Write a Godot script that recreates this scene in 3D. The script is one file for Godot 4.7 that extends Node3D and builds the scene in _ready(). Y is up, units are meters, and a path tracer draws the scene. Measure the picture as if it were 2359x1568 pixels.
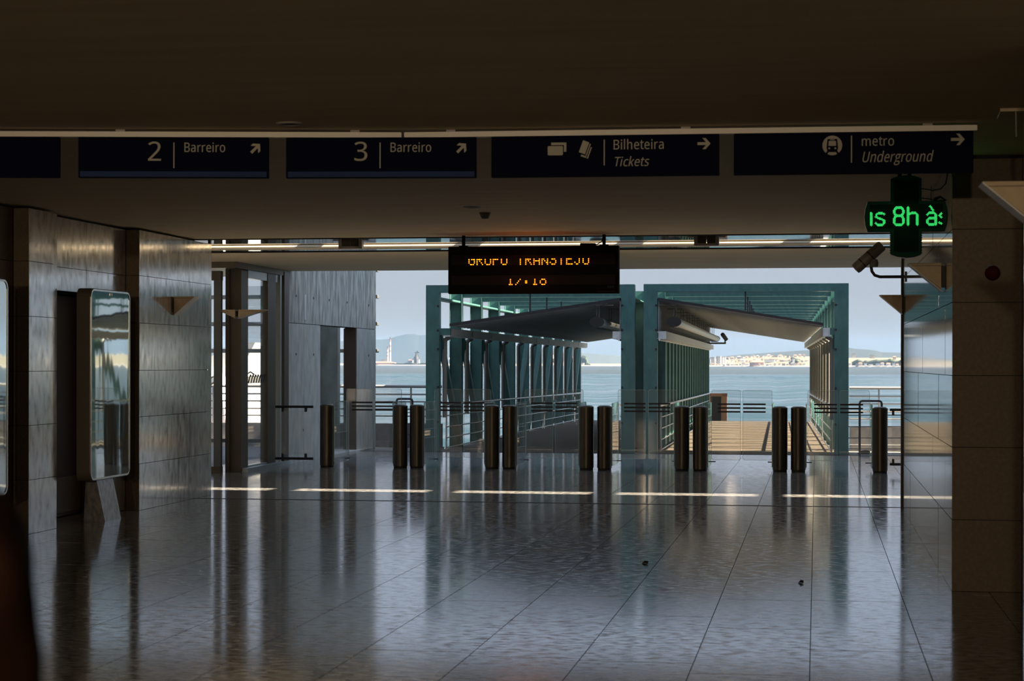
extends Node3D
# Ferry terminal hall looking out over the river. X runs along the facade, D is the depth into the picture (world z = -D).

var M := {}
var used := {}
var rng := RandomNumberGenerator.new()
var unit: BoxMesh

# ---------------------------------------------------------------- helpers
func P(x: float, y: float, d: float) -> Vector3:
	return Vector3(x, y, -d)

func lin(r: float, g: float, b: float, a := 1.0) -> Color:
	var c := Color(r, g, b).linear_to_srgb()
	c.a = a
	return c

func mat(called: String, c: Color, rough: float, metal := 0.0, spec := 0.5) -> StandardMaterial3D:
	var m := StandardMaterial3D.new()
	m.resource_name = called
	m.albedo_color = c
	m.roughness = rough
	m.metallic = metal
	m.metallic_specular = spec
	M[called] = m
	return m

func noise_tex(freq: float, oct: int, stops: Array, size := 1024, sd := 1, normal := false, bump := 4.0, kind := FastNoiseLite.TYPE_SIMPLEX_SMOOTH) -> NoiseTexture2D:
	var n := FastNoiseLite.new()
	n.noise_type = kind
	n.frequency = freq
	n.fractal_octaves = oct
	n.seed = sd
	var t := NoiseTexture2D.new()
	t.width = size
	t.height = size
	t.seamless = true
	t.noise = n
	if normal:
		t.as_normal_map = true
		t.bump_strength = bump
	elif stops.size():
		var g := Gradient.new()
		var off := PackedFloat32Array()
		var col := PackedColorArray()
		for s in stops:
			off.append(s[0])
			col.append(s[1])
		g.offsets = off
		g.colors = col
		t.color_ramp = g
	return t

func tri(m: StandardMaterial3D, scale: Vector3) -> void:
	m.uv1_triplanar = true
	m.uv1_world_triplanar = true
	m.uv1_scale = scale
	m.uv1_triplanar_sharpness = 8.0

func grey(v: float) -> Color:
	return Color(v, v, v)

func st() -> SurfaceTool:
	var s := SurfaceTool.new()
	s.begin(Mesh.PRIMITIVE_TRIANGLES)
	return s

func face(s: SurfaceTool, a: Vector3, b: Vector3, c: Vector3) -> void:   # a, b, c counter-clockwise seen from outside
	var n := (b - a).cross(c - a).normalized()
	for v in [a, c, b]:
		s.set_normal(n)
		s.add_vertex(v)

func quad(s: SurfaceTool, a: Vector3, b: Vector3, c: Vector3, d: Vector3) -> void:
	face(s, a, b, c)
	face(s, a, c, d)

func bx(s: SurfaceTool, lo: Vector3, hi: Vector3, t := Transform3D.IDENTITY) -> void:
	var l := lo.min(hi)
	var h := lo.max(hi)
	var v := []
	for i in 8:
		v.append(t * Vector3(h.x if i & 1 else l.x, h.y if i & 2 else l.y, h.z if i & 4 else l.z))
	quad(s, v[4], v[5], v[7], v[6])
	quad(s, v[1], v[0], v[2], v[3])
	quad(s, v[5], v[1], v[3], v[7])
	quad(s, v[0], v[4], v[6], v[2])
	quad(s, v[6], v[7], v[3], v[2])
	quad(s, v[0], v[1], v[5], v[4])

# box given by X, Y and D ranges
func bd(s: SurfaceTool, x0: float, x1: float, y0: float, y1: float, d0: float, d1: float) -> void:
	bx(s, Vector3(x0, y0, -d1), Vector3(x1, y1, -d0))

# a box with chamfered edges
func cbox(s: SurfaceTool, lo: Vector3, hi: Vector3, c: float, t := Transform3D.IDENTITY) -> void:
	var poly := PackedVector2Array([Vector2(lo.x + c, lo.y), Vector2(hi.x - c, lo.y), Vector2(hi.x, lo.y + c), Vector2(hi.x, hi.y - c), Vector2(hi.x - c, hi.y), Vector2(lo.x + c, hi.y), Vector2(lo.x, hi.y - c), Vector2(lo.x, lo.y + c)])
	prism(s, poly, lo.z, hi.z, t)

# polygon (counter-clockwise in x, y) drawn out from z0 to z1
func prism(s: SurfaceTool, poly: PackedVector2Array, z0: float, z1: float, t := Transform3D.IDENTITY, holes := []) -> void:
	if Geometry2D.is_polygon_clockwise(poly):
		poly.reverse()
	var idx := Geometry2D.triangulate_polygon(poly)
	for i in range(0, idx.size(), 3):
		var a := poly[idx[i]]
		var b := poly[idx[i + 1]]
		var c := poly[idx[i + 2]]
		if (b - a).cross(c - a) < 0:
			var k := b
			b = c
			c = k
		face(s, t * Vector3(a.x, a.y, z1), t * Vector3(b.x, b.y, z1), t * Vector3(c.x, c.y, z1))
		face(s, t * Vector3(a.x, a.y, z0), t * Vector3(c.x, c.y, z0), t * Vector3(b.x, b.y, z0))
	for i in poly.size():
		var a := poly[i]
		var b := poly[(i + 1) % poly.size()]
		quad(s, t * Vector3(a.x, a.y, z0), t * Vector3(b.x, b.y, z0), t * Vector3(b.x, b.y, z1), t * Vector3(a.x, a.y, z1))

# frame between two outlines with the same number of points
func ring(s: SurfaceTool, outer: PackedVector2Array, inner: PackedVector2Array, z0: float, z1: float, t := Transform3D.IDENTITY) -> void:
	var n := outer.size()
	for i in n:
		var a := outer[i]
		var b := outer[(i + 1) % n]
		var c := inner[(i + 1) % n]
		var d := inner[i]
		quad(s, t * Vector3(a.x, a.y, z1), t * Vector3(b.x, b.y, z1), t * Vector3(c.x, c.y, z1), t * Vector3(d.x, d.y, z1))
		quad(s, t * Vector3(d.x, d.y, z0), t * Vector3(c.x, c.y, z0), t * Vector3(b.x, b.y, z0), t * Vector3(a.x, a.y, z0))
		quad(s, t * Vector3(a.x, a.y, z0), t * Vector3(b.x, b.y, z0), t * Vector3(b.x, b.y, z1), t * Vector3(a.x, a.y, z1))
		quad(s, t * Vector3(c.x, c.y, z0), t * Vector3(d.x, d.y, z0), t * Vector3(d.x, d.y, z1), t * Vector3(c.x, c.y, z1))

func rrect(x0: float, y0: float, x1: float, y1: float, r: float, n := 5) -> PackedVector2Array:
	var p := PackedVector2Array()
	for q in [[x1 - r, y0 + r, -90.0], [x1 - r, y1 - r, 0.0], [x0 + r, y1 - r, 90.0], [x0 + r, y0 + r, 180.0]]:
		for i in n + 1:
			var a := deg_to_rad(q[2] + 90.0 * i / n)
			p.append(Vector2(q[0] + r * cos(a), q[1] + r * sin(a)))
	return p

func tube(s: SurfaceTool, pts: Array, r: float, seg := 8, close := true) -> void:
	var rings := []
	var up := Vector3.UP
	for i in pts.size():
		var p: Vector3 = pts[i]
		var dir: Vector3 = ((pts[i + 1] if i + 1 < pts.size() else p) - (pts[i - 1] if i > 0 else p)).normalized()
		if absf(dir.dot(up)) > 0.95:
			up = Vector3.RIGHT if absf(dir.x) < 0.9 else Vector3.BACK
		var a := dir.cross(up).normalized()
		var b := a.cross(dir).normalized()
		up = b
		var rg := []
		for k in seg:
			var an := TAU * k / seg
			rg.append([p + (a * cos(an) + b * sin(an)) * r, a * cos(an) + b * sin(an)])
		rings.append(rg)
	for i in pts.size() - 1:
		for k in seg:
			var k2 := (k + 1) % seg
			var q := [rings[i][k], rings[i][k2], rings[i + 1][k2], rings[i + 1][k]]
			var out: Vector3 = (q[1][0] - q[0][0]).cross(q[3][0] - q[0][0])
			var order := [0, 2, 1, 0, 3, 2] if out.dot(q[0][1]) > 0 else [0, 1, 2, 0, 2, 3]
			for j in order:
				s.set_normal(q[j][1])
				s.add_vertex(q[j][0])
	if close:
		for e in [0, pts.size() - 1]:
			var c: Vector3 = pts[e]
			var other: Vector3 = pts[1 if e == 0 else e - 1]
			for k in seg:
				var a: Vector3 = rings[e][k][0]
				var b: Vector3 = rings[e][(k + 1) % seg][0]
				if (a - c).cross(b - c).dot(c - other) > 0:
					face(s, c, a, b)
				else:
					face(s, c, b, a)

# profile of (radius, y) turned round the y axis; flat-shaded steps between profile points, smooth round
func lathe(s: SurfaceTool, prof: Array, seg := 20, t := Transform3D.IDENTITY) -> void:
	for i in prof.size() - 1:
		var a: Vector2 = prof[i]
		var b: Vector2 = prof[i + 1]
		var nn := Vector2(b.y - a.y, a.x - b.x).normalized()
		for k in seg:
			var t0 := TAU * k / seg
			var t1 := TAU * (k + 1) / seg
			var v := []
			for q in [[a, t0], [b, t0], [b, t1], [a, t1]]:
				v.append([t * Vector3(q[0].x * cos(q[1]), q[0].y, q[0].x * sin(q[1])), (t.basis * Vector3(nn.x * cos(q[1]), nn.y, nn.x * sin(q[1]))).normalized()])
			for j in [0, 2, 1, 0, 3, 2]:
				s.set_normal(v[j][1])
				s.add_vertex(v[j][0])

func numbered(n: String) -> String:
	used[n] = used.get(n, -1) + 1
	return n if used[n] == 0 else "%s_%03d" % [n, used[n]]

func obj(called: String, s, m: Material, parent: Node3D = null) -> MeshInstance3D:
	var o := MeshInstance3D.new()
	o.mesh = s.commit() if s is SurfaceTool else s
	o.material_override = m
	if parent:
		o.name = called
		parent.add_child(o, true)
	else:
		o.name = numbered(called)
		add_child(o, true)
	return o

func piece(called: String, lo: Vector3, hi: Vector3, m: Material, parent: Node3D) -> MeshInstance3D:
	var o := MeshInstance3D.new()
	o.mesh = unit
	o.material_override = m
	o.name = called
	parent.add_child(o, true)
	o.position = (lo + hi) / 2
	o.scale = (hi - lo).abs()
	return o

# piece from X, Y, D ranges
func pd(called: String, x0: float, x1: float, y0: float, y1: float, d0: float, d1: float, m: Material, parent: Node3D) -> MeshInstance3D:
	return piece(called, Vector3(x0, y0, -d1), Vector3(x1, y1, -d0), m, parent)

func tag(o: Node3D, label: String, category: String, group := "") -> Node3D:
	o.set_meta("label", label)
	o.set_meta("category", category)
	if group:
		o.set_meta("group", group)
	return o

func thing(called: String, label: String, category: String, at := Vector3.ZERO, turn := 0.0, group := "") -> Node3D:
	var o := Node3D.new()
	o.name = numbered(called)
	add_child(o, true)
	o.position = at
	o.rotation.y = turn
	return tag(o, label, category, group)

func struct(called: String, label := "") -> Node3D:
	var o := Node3D.new()
	o.name = numbered(called)
	add_child(o, true)
	o.set_meta("kind", "structure")
	if label:
		o.set_meta("label", label)
		o.set_meta("category", called.split("_")[0])
	return o

func emit(called: String, c: Color, energy: float) -> StandardMaterial3D:
	var m := mat(called, c, 0.5)
	m.emission_enabled = true
	m.emission = c
	m.emission_energy_multiplier = energy
	return m

# ---------------------------------------------------------------- materials
func make_materials() -> void:
	# polished stone floor with veins running across the hall
	var m := mat("floor_stone", Color.WHITE, 1.0, 0.32, 0.8)
	m.albedo_texture = noise_tex(0.024, 6, [[0.0, lin(0.03, 0.03, 0.032)], [0.27, lin(0.10, 0.10, 0.102)], [0.38, lin(0.30, 0.297, 0.30)], [0.5, lin(0.46, 0.455, 0.455)], [0.65, lin(0.53, 0.525, 0.525)], [1.0, lin(0.72, 0.715, 0.71)]], 2048, 3)
	m.roughness_texture = noise_tex(0.034, 6, [[0.0, grey(0.08)], [0.45, grey(0.10)], [0.58, grey(0.135)], [0.72, grey(0.18)], [1.0, grey(0.26)]], 1024, 9)
	tri(m, Vector3(0.20, 0.3, 0.42))
	m.uv1_world_triplanar = true
	m = mat("floor_stone_light", lin(1, 1, 1), 1.0, 0.32, 0.8)
	m.albedo_texture = noise_tex(0.03, 6, [[0.0, lin(0.04, 0.04, 0.04)], [0.27, lin(0.13, 0.128, 0.127)], [0.38, lin(0.36, 0.356, 0.352)], [0.5, lin(0.51, 0.505, 0.50)], [0.65, lin(0.58, 0.575, 0.57)], [1.0, lin(0.75, 0.745, 0.74)]], 1024, 17)
	m.roughness_texture = M.floor_stone.roughness_texture
	tri(m, Vector3(0.23, 0.3, 0.45))
	mat("joint", lin(0.03, 0.028, 0.026), 0.8)
	# limestone cladding, vertical veins
	m = mat("wall_stone", Color.WHITE, 0.30, 0.75, 0.7)
	m.albedo_texture = noise_tex(0.012, 6, [[0.0, lin(0.32, 0.30, 0.27)], [0.25, lin(0.62, 0.60, 0.57)], [0.55, lin(0.78, 0.76, 0.73)], [1.0, lin(0.88, 0.87, 0.85)]], 1024, 21)
	m.roughness_texture = noise_tex(0.02, 4, [[0.0, grey(0.08)], [1.0, grey(0.18)]], 512, 23)
	m.roughness = 1.0
	tri(m, Vector3(0.7, 0.3, 0.7))
	m = mat("wall_stone_polished", Color.WHITE, 0.075, 0.0, 0.6)
	m.albedo_texture = noise_tex(0.012, 6, [[0.0, lin(0.08, 0.065, 0.05)], [0.5, lin(0.19, 0.155, 0.12)], [1.0, lin(0.29, 0.25, 0.2)]], 1024, 25)
	tri(m, Vector3(0.9, 0.3, 0.9))
	m = mat("shaded_brown_stone", Color.WHITE, 0.55)  # same stone as the cladding, with shade of its camera-facing ends painted in
	m.albedo_texture = noise_tex(0.03, 5, [[0.0, lin(0.11, 0.078, 0.046)], [0.5, lin(0.135, 0.096, 0.058)], [1.0, lin(0.165, 0.12, 0.075)]], 1024, 27)
	tri(m, Vector3(0.8, 0.8, 0.8))
	m = mat("ceiling_paint", Color.WHITE, 0.75)
	m.albedo_texture = noise_tex(0.01, 4, [[0.0, lin(0.66, 0.54, 0.345)], [1.0, lin(0.75, 0.63, 0.42)]], 512, 31)
	tri(m, Vector3(0.08, 0.5, 0.9))
	mat("ceiling_trim", lin(0.02, 0.018, 0.016), 0.6)
	mat("roof_slab", lin(0.30, 0.29, 0.27), 0.9)
	mat("fascia_paint", lin(0.72, 0.62, 0.46), 0.7)
	mat("fascia_edge", lin(0.85, 0.80, 0.68), 0.4)
	mat("tinted_glass", lin(0.03, 0.035, 0.035), 0.03, 0.0, 0.7)
	mat("door_brown", lin(0.055, 0.03, 0.016), 0.6)
	# concrete with rain streaks
	m = mat("concrete", Color.WHITE, 0.8)
	m.albedo_texture = noise_tex(0.007, 6, [[0.0, lin(0.20, 0.205, 0.19)], [0.30, lin(0.38, 0.395, 0.37)], [0.55, lin(0.53, 0.55, 0.51)], [0.78, lin(0.69, 0.71, 0.67)], [1.0, lin(0.88, 0.90, 0.87)]], 1024, 33)
	tri(m, Vector3(0.75, 0.17, 0.75))
	m = mat("concrete_smooth", Color.WHITE, 0.8)
	m.albedo_texture = noise_tex(0.008, 5, [[0.0, lin(0.40, 0.425, 0.40)], [0.5, lin(0.52, 0.55, 0.52)], [1.0, lin(0.63, 0.665, 0.63)]], 1024, 35)
	tri(m, Vector3(0.5, 0.22, 0.5))
	m = mat("quay_concrete", Color.WHITE, 0.85)
	m.albedo_texture = noise_tex(0.02, 5, [[0.0, lin(0.17, 0.165, 0.165)], [1.0, lin(0.27, 0.26, 0.255)]], 512, 37)
	tri(m, Vector3(0.5, 0.5, 0.5))
	# teal painted steel
	m = mat("teal_paint", Color.WHITE, 0.42)
	m.albedo_texture = noise_tex(0.02, 4, [[0.0, lin(0.047, 0.138, 0.128)], [0.6, lin(0.064, 0.175, 0.162)], [1.0, lin(0.08, 0.20, 0.186)]], 512, 41)
	tri(m, Vector3(0.6, 0.25, 0.6))
	mat("grey_metal", lin(0.52, 0.53, 0.53), 0.45, 0.35)
	m = mat("gutter_metal", Color.WHITE, 0.5, 0.0)
	m.albedo_texture = noise_tex(0.02, 4, [[0.0, lin(0.66, 0.66, 0.65)], [1.0, lin(0.82, 0.82, 0.81)]], 512, 43)
	tri(m, Vector3(0.8, 0.8, 0.8))
	m = mat("roof_sheet", Color.WHITE, 0.45, 0.15)
	m.albedo_texture = noise_tex(0.015, 5, [[0.0, lin(0.22, 0.225, 0.22)], [1.0, lin(0.44, 0.445, 0.44)]], 512, 45)
	tri(m, Vector3(0.08, 0.5, 1.5))
	mat("pipe_grey", lin(0.24, 0.235, 0.225), 0.4, 0.3)
	mat("stainless", lin(0.62, 0.62, 0.62), 0.25, 0.9)
	mat("white_rail", lin(0.45, 0.445, 0.44), 0.35, 0.3)
	mat("dark_steel", lin(0.035, 0.035, 0.045), 0.4, 0.4)
	m = mat("brushed_steel", Color.WHITE, 0.36, 0.85)
	m.albedo_texture = noise_tex(0.05, 3, [[0.0, lin(0.062, 0.053, 0.041)], [1.0, lin(0.11, 0.095, 0.074)]], 512, 47)
	tri(m, Vector3(6, 0.2, 6))
	mat("black_rubber", lin(0.012, 0.012, 0.013), 0.7)
	m = mat("deck_wood", Color.WHITE, 0.75)
	m.albedo_texture = noise_tex(0.012, 5, [[0.0, lin(0.044, 0.034, 0.025)], [0.5, lin(0.082, 0.067, 0.049)], [1.0, lin(0.125, 0.104, 0.078)]], 1024, 51)
	tri(m, Vector3(0.25, 0.5, 2.2))
	m = mat("deck_wood_pale", Color.WHITE, 0.75)
	m.albedo_texture = noise_tex(0.012, 5, [[0.0, lin(0.06, 0.048, 0.035)], [1.0, lin(0.14, 0.117, 0.088)]], 1024, 53)
	tri(m, Vector3(0.25, 0.5, 2.2))
	mat("deck_seam", lin(0.05, 0.04, 0.03), 0.8)
	# clear glass
	m = mat("glass", lin(0.85, 0.93, 0.92, 0.07), 0.02)
	m.transparency = BaseMaterial3D.TRANSPARENCY_ALPHA
	m = mat("glass_edge", lin(0.55, 0.72, 0.70), 0.15)
	mat("stripe_decal", lin(0.02, 0.02, 0.035), 0.5)
	mat("white_decal", lin(0.75, 0.77, 0.78), 0.5)
	mat("frame_bronze", lin(0.13, 0.112, 0.082), 0.45, 0.2)
	mat("frame_grey", lin(0.13, 0.14, 0.14), 0.4, 0.4)
	mat("frame_light", lin(0.50, 0.55, 0.56), 0.35, 0.4)
	# display totem
	mat("totem_shell", lin(0.10, 0.085, 0.065), 0.5)
	m = mat("totem_acrylic", lin(0.60, 0.66, 0.63), 0.03, 0.85)
	m.normal_enabled = true
	m.normal_texture = noise_tex(0.008, 2, [], 512, 61, true, 2.0)
	m.normal_scale = 0.045
	tri(m, Vector3(0.6, 0.16, 0.9))
	mat("totem_rim", lin(0.70, 0.70, 0.66), 0.2, 0.9)
	m = mat("totem_foot", Color.WHITE, 0.3, 0.5)
	m.albedo_texture = noise_tex(0.02, 4, [[0.0, lin(0.25, 0.25, 0.25)], [1.0, lin(0.6, 0.6, 0.6)]], 512, 63)
	tri(m, Vector3(1.5, 0.8, 1.5))
	# signs
	mat("sign_blue", lin(0.005, 0.007, 0.024), 0.7, 0.0, 0.12)
	mat("sign_stripe", lin(0.035, 0.06, 0.16), 0.7, 0.0, 0.12)
	mat("sign_letter", lin(0.45, 0.43, 0.36), 0.6)
	mat("sign_rail", lin(0.90, 0.86, 0.78), 0.5)
	mat("led_case", lin(0.012, 0.011, 0.013), 0.7, 0.0, 0.12)
	mat("led_window", lin(0.032, 0.027, 0.028), 0.7, 0.0, 0.12)
	mat("led_logo", lin(0.008, 0.008, 0.01), 0.6)
	emit("led_amber", lin(1.0, 0.22, 0.008), 3.2)
	emit("led_green", lin(0.05, 1.0, 0.22), 1.6)
	mat("cross_green", lin(0.008, 0.035, 0.026), 0.7, 0.0, 0.12)
	mat("cross_panel", lin(0.004, 0.012, 0.009), 0.7, 0.0, 0.12)
	mat("cross_rim", lin(0.45, 0.47, 0.46), 0.35)
	mat("cable_black", lin(0.01, 0.01, 0.01), 0.5)
	m = mat("sconce_paint", Color.WHITE, 0.6)
	m.albedo_texture = noise_tex(0.03, 3, [[0.0, lin(0.46, 0.36, 0.235)], [1.0, lin(0.56, 0.45, 0.30)]], 512, 65)
	tri(m, Vector3(1, 1, 1))
	mat("sconce_edge", lin(0.66, 0.66, 0.64), 0.45)
	mat("camera_grey", lin(0.22, 0.21, 0.19), 0.5)
	mat("camera_dark", lin(0.03, 0.03, 0.035), 0.4)
	mat("button_red", lin(0.06, 0.006, 0.009), 0.7, 0.0, 0.15)
	emit("lamp_warm", lin(1.0, 0.78, 0.5), 2.0)
	mat("lamp_body", lin(0.35, 0.33, 0.30), 0.5)
	mat("lamp_cap", lin(0.02, 0.02, 0.018), 0.5)
	mat("lamp_white", lin(0.75, 0.76, 0.75), 0.35)
	# river and far shore
	m = mat("river_water", lin(0.010, 0.043, 0.056), 1.0, 0.0, 0.36)
	m.roughness_texture = noise_tex(0.010, 5, [[0.0, grey(0.05)], [0.4, grey(0.10)], [0.6, grey(0.24)], [1.0, grey(0.40)]], 1024, 71)
	tri(m, Vector3(0.0016, 0.02, 0.006))
	mat("hill_scrub", lin(0.055, 0.06, 0.042), 0.95)
	mat("hill_scrub_near", lin(0.06, 0.064, 0.046), 0.95)
	mat("shore_land", lin(0.17, 0.155, 0.11), 0.95)
	mat("shore_sand", lin(0.36, 0.33, 0.30), 0.95)
	mat("shore_tree", lin(0.035, 0.052, 0.026), 0.95)
	mat("house_white", lin(0.70, 0.685, 0.66), 0.9)
	mat("house_cream", lin(0.56, 0.49, 0.42), 0.9)
	mat("house_grey", lin(0.42, 0.41, 0.40), 0.9)
	mat("house_pink", lin(0.55, 0.36, 0.29), 0.9)
	mat("roof_red", lin(0.42, 0.20, 0.14), 0.9)
	mat("roof_grey", lin(0.36, 0.35, 0.34), 0.9)
	mat("window_dark", lin(0.10, 0.10, 0.11), 0.6)
	mat("chimney_red", lin(0.50, 0.14, 0.10), 0.9)
	mat("furnace_steel", lin(0.06, 0.06, 0.062), 0.9)
	mat("rust", lin(0.22, 0.115, 0.07), 0.8)
	mat("boat_white", lin(0.82, 0.82, 0.80), 0.4)
	mat("boat_window", lin(0.05, 0.08, 0.10), 0.1)
	mat("boat_orange", lin(0.6, 0.3, 0.12), 0.5)
	# person
	mat("skin", lin(0.45, 0.27, 0.19), 0.6)
	mat("hair_brown", lin(0.028, 0.012, 0.007), 0.7, 0.0, 0.2)
	mat("coat_brown", lin(0.04, 0.02, 0.014), 0.85)
	mat("trousers", lin(0.02, 0.02, 0.025), 0.85)
	mat("eye_white", lin(0.7, 0.7, 0.7), 0.3)
	mat("leaf_dry", lin(0.03, 0.015, 0.008), 0.8)

# ---------------------------------------------------------------- structure
const CEIL := 3.13

func floor_hall() -> void:
	var fl := struct("floor", "polished grey stone slab floor of the hall")
	var s := st()
	bd(s, -14, 8, -0.3, -0.006, -6, 34.62)
	obj("bed", s, M.joint, fl)
	var w := 0.6275
	for k in range(-19, 5):
		var x0 := -0.033 + w * k
		for part in [[8.602, 22.14], [22.19, 34.6]]:
			var d: float = part[0]
			while d < part[1] - 0.02:
				var l: float = rng.randf_range(1.35, 2.5)
				var e := minf(d + l, part[1])
				if part[1] - e < 0.5:
					e = part[1]
				var mid := (d + e) / 2
				var hidden := (x0 > 0.97 and mid > 14.1 and mid < 22.1) or (x0 + w < -7.6 and mid < 22.2) or (x0 + w < -9.0 and mid > 28.2) or x0 > 1.6
				if not hidden:
					pd("floor_slab", x0 + 0.0025, x0 + w - 0.0025, -0.02, 0.0, d + 0.006, e - 0.006, M.floor_stone if rng.randf() < 0.72 else M.floor_stone_light, fl)
				d = e
	# side areas out of sight of the slabs
	s = st()
	bd(s, 2.2, 8, -0.02, -0.001, 8.6, 34.6)
	bd(s, -14, -12, -0.02, -0.001, 8.6, 34.6)
	bd(s, -14, 8, -0.02, 0.0, -6, 8.6)
	obj("margin", s, M.floor_stone, fl)
	var tr := struct("trim_1", "dark expansion joint strip across the stone floor")
	s = st()
	bd(s, -8.9, 0.96, -0.02, 0.003, 22.142, 22.188)
	bd(s, -8.9, -7.42, -0.02, 0.003, 22.142, 22.188)
	obj("strip", s, M.ceiling_trim, tr)
	var th := struct("trim_2", "dark steel threshold between hall floor and gangways")
	s = st()
	bd(s, -8.4, 3.0, -0.25, 0.004, 34.6, 34.95)
	obj("threshold", s, M.ceiling_trim, th)

func ceiling_hall() -> void:
	var c := struct("ceiling", "tan painted flat ceiling of the hall")
	var s := st()
	bd(s, -14, 8, CEIL, 3.6, -6, 22.22)
	obj("main_panel", s, M.ceiling_paint, c)
	s = st()
	bd(s, -14, 8, CEIL, 3.6, 24.92, 30.15)
	obj("soffit", s, M.ceiling_paint, c)
	s = st()
	bd(s, -14, 8, 3.6, 3.72, 22.0, 23.52)
	bd(s, -14, 8, 3.6, 3.72, 24.2, 25.2)
	for k in range(-6, 4):
		var x := 0.48 + 2.08 * k
		bd(s, x - 0.09, x + 0.09, 3.6, 3.72, 23.45, 24.22)
	obj("roof_slab", s, M.roof_slab, c)
	s = st()
	bd(s, -14, 8, CEIL - 0.012, CEIL + 0.05, 22.22, 22.26)
	bd(s, -14, 8, CEIL - 0.010, CEIL + 0.05, 24.875, 24.92)
	obj("edge_trim", s, M.ceiling_trim, c)
	s = st()
	bd(s, -14, 8, CEIL, CEIL + 0.02, 22.26, 23.16)
	bd(s, -14, 8, CEIL, CEIL + 0.02, 24.42, 24.875)
	obj("skylight_glass", s, M.tinted_glass, c)
	s = st()
	prism(s, PackedVector2Array([Vector2(24.0, CEIL - 0.004), Vector2(24.42, CEIL - 0.004), Vector2(24.42, 3.6), Vector2(24.22, 3.6), Vector2(24.14, 3.25), Vector2(24.0, 3.142)]), -14, 8, Transform3D(Basis(Vector3(0, 0, -1), Vector3.UP, Vector3.RIGHT), Vector3.ZERO))
	obj("fascia", s, M.fascia_paint, c)
	s = st()
	bd(s, -14, 8, 3.176, 3.186, 24.02, 24.06)
	for k in range(-62, 12):
		var x := 0.147 * k
		bd(s, x, x + 0.014, 3.186, 3.205, 24.03, 24.07)
	obj("gutter_edge", s, M.fascia_edge, c)

const ROWS := [0.0, 0.515, 1.035, 1.55, 2.075, 2.6, 3.105]

# cladding panels on a wall whose face is at x, towards +x (side 1) or -x (side -1)
func clad(parent: Node3D, x: float, d0: float, d1: float, step: float, side: int, m: Material, y0 := 0.0, shift := 0.5, fixed := []) -> void:
	for r in ROWS.size() - 1:
		if ROWS[r + 1] <= y0 + 0.05:
			continue
		var lo: float = maxf(ROWS[r], y0)
		var cuts := [d0]
		if fixed.size():
			cuts.append_array(fixed[r % fixed.size()])
		else:
			var d := d0 + step * (shift if r % 2 else 1.0)
			while d < d1 - 0.15:
				cuts.append(d)
				d += step
		cuts.append(d1)
		for i in cuts.size() - 1:
			var out := rng.randf_range(-0.0012, 0.0012)
			pd("stone_panel", x - 0.03 * side, x + out, lo + 0.0025, ROWS[r + 1] - 0.0025, cuts[i] + 0.0025, cuts[i + 1] - 0.0025, m, parent)

# panels on a face that looks towards the camera, at depth d
func clad_front(parent: Node3D, d: float, xs: Array, m: Material) -> void:
	for r in ROWS.size() - 1:
		for i in xs.size() - 1:
			pd("stone_panel", xs[i] + 0.0025, xs[i + 1] - 0.0025, ROWS[r] + 0.0025, ROWS[r + 1] - 0.0025, d + rng.randf_range(-0.001, 0.001), d + 0.03, m, parent)

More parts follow.
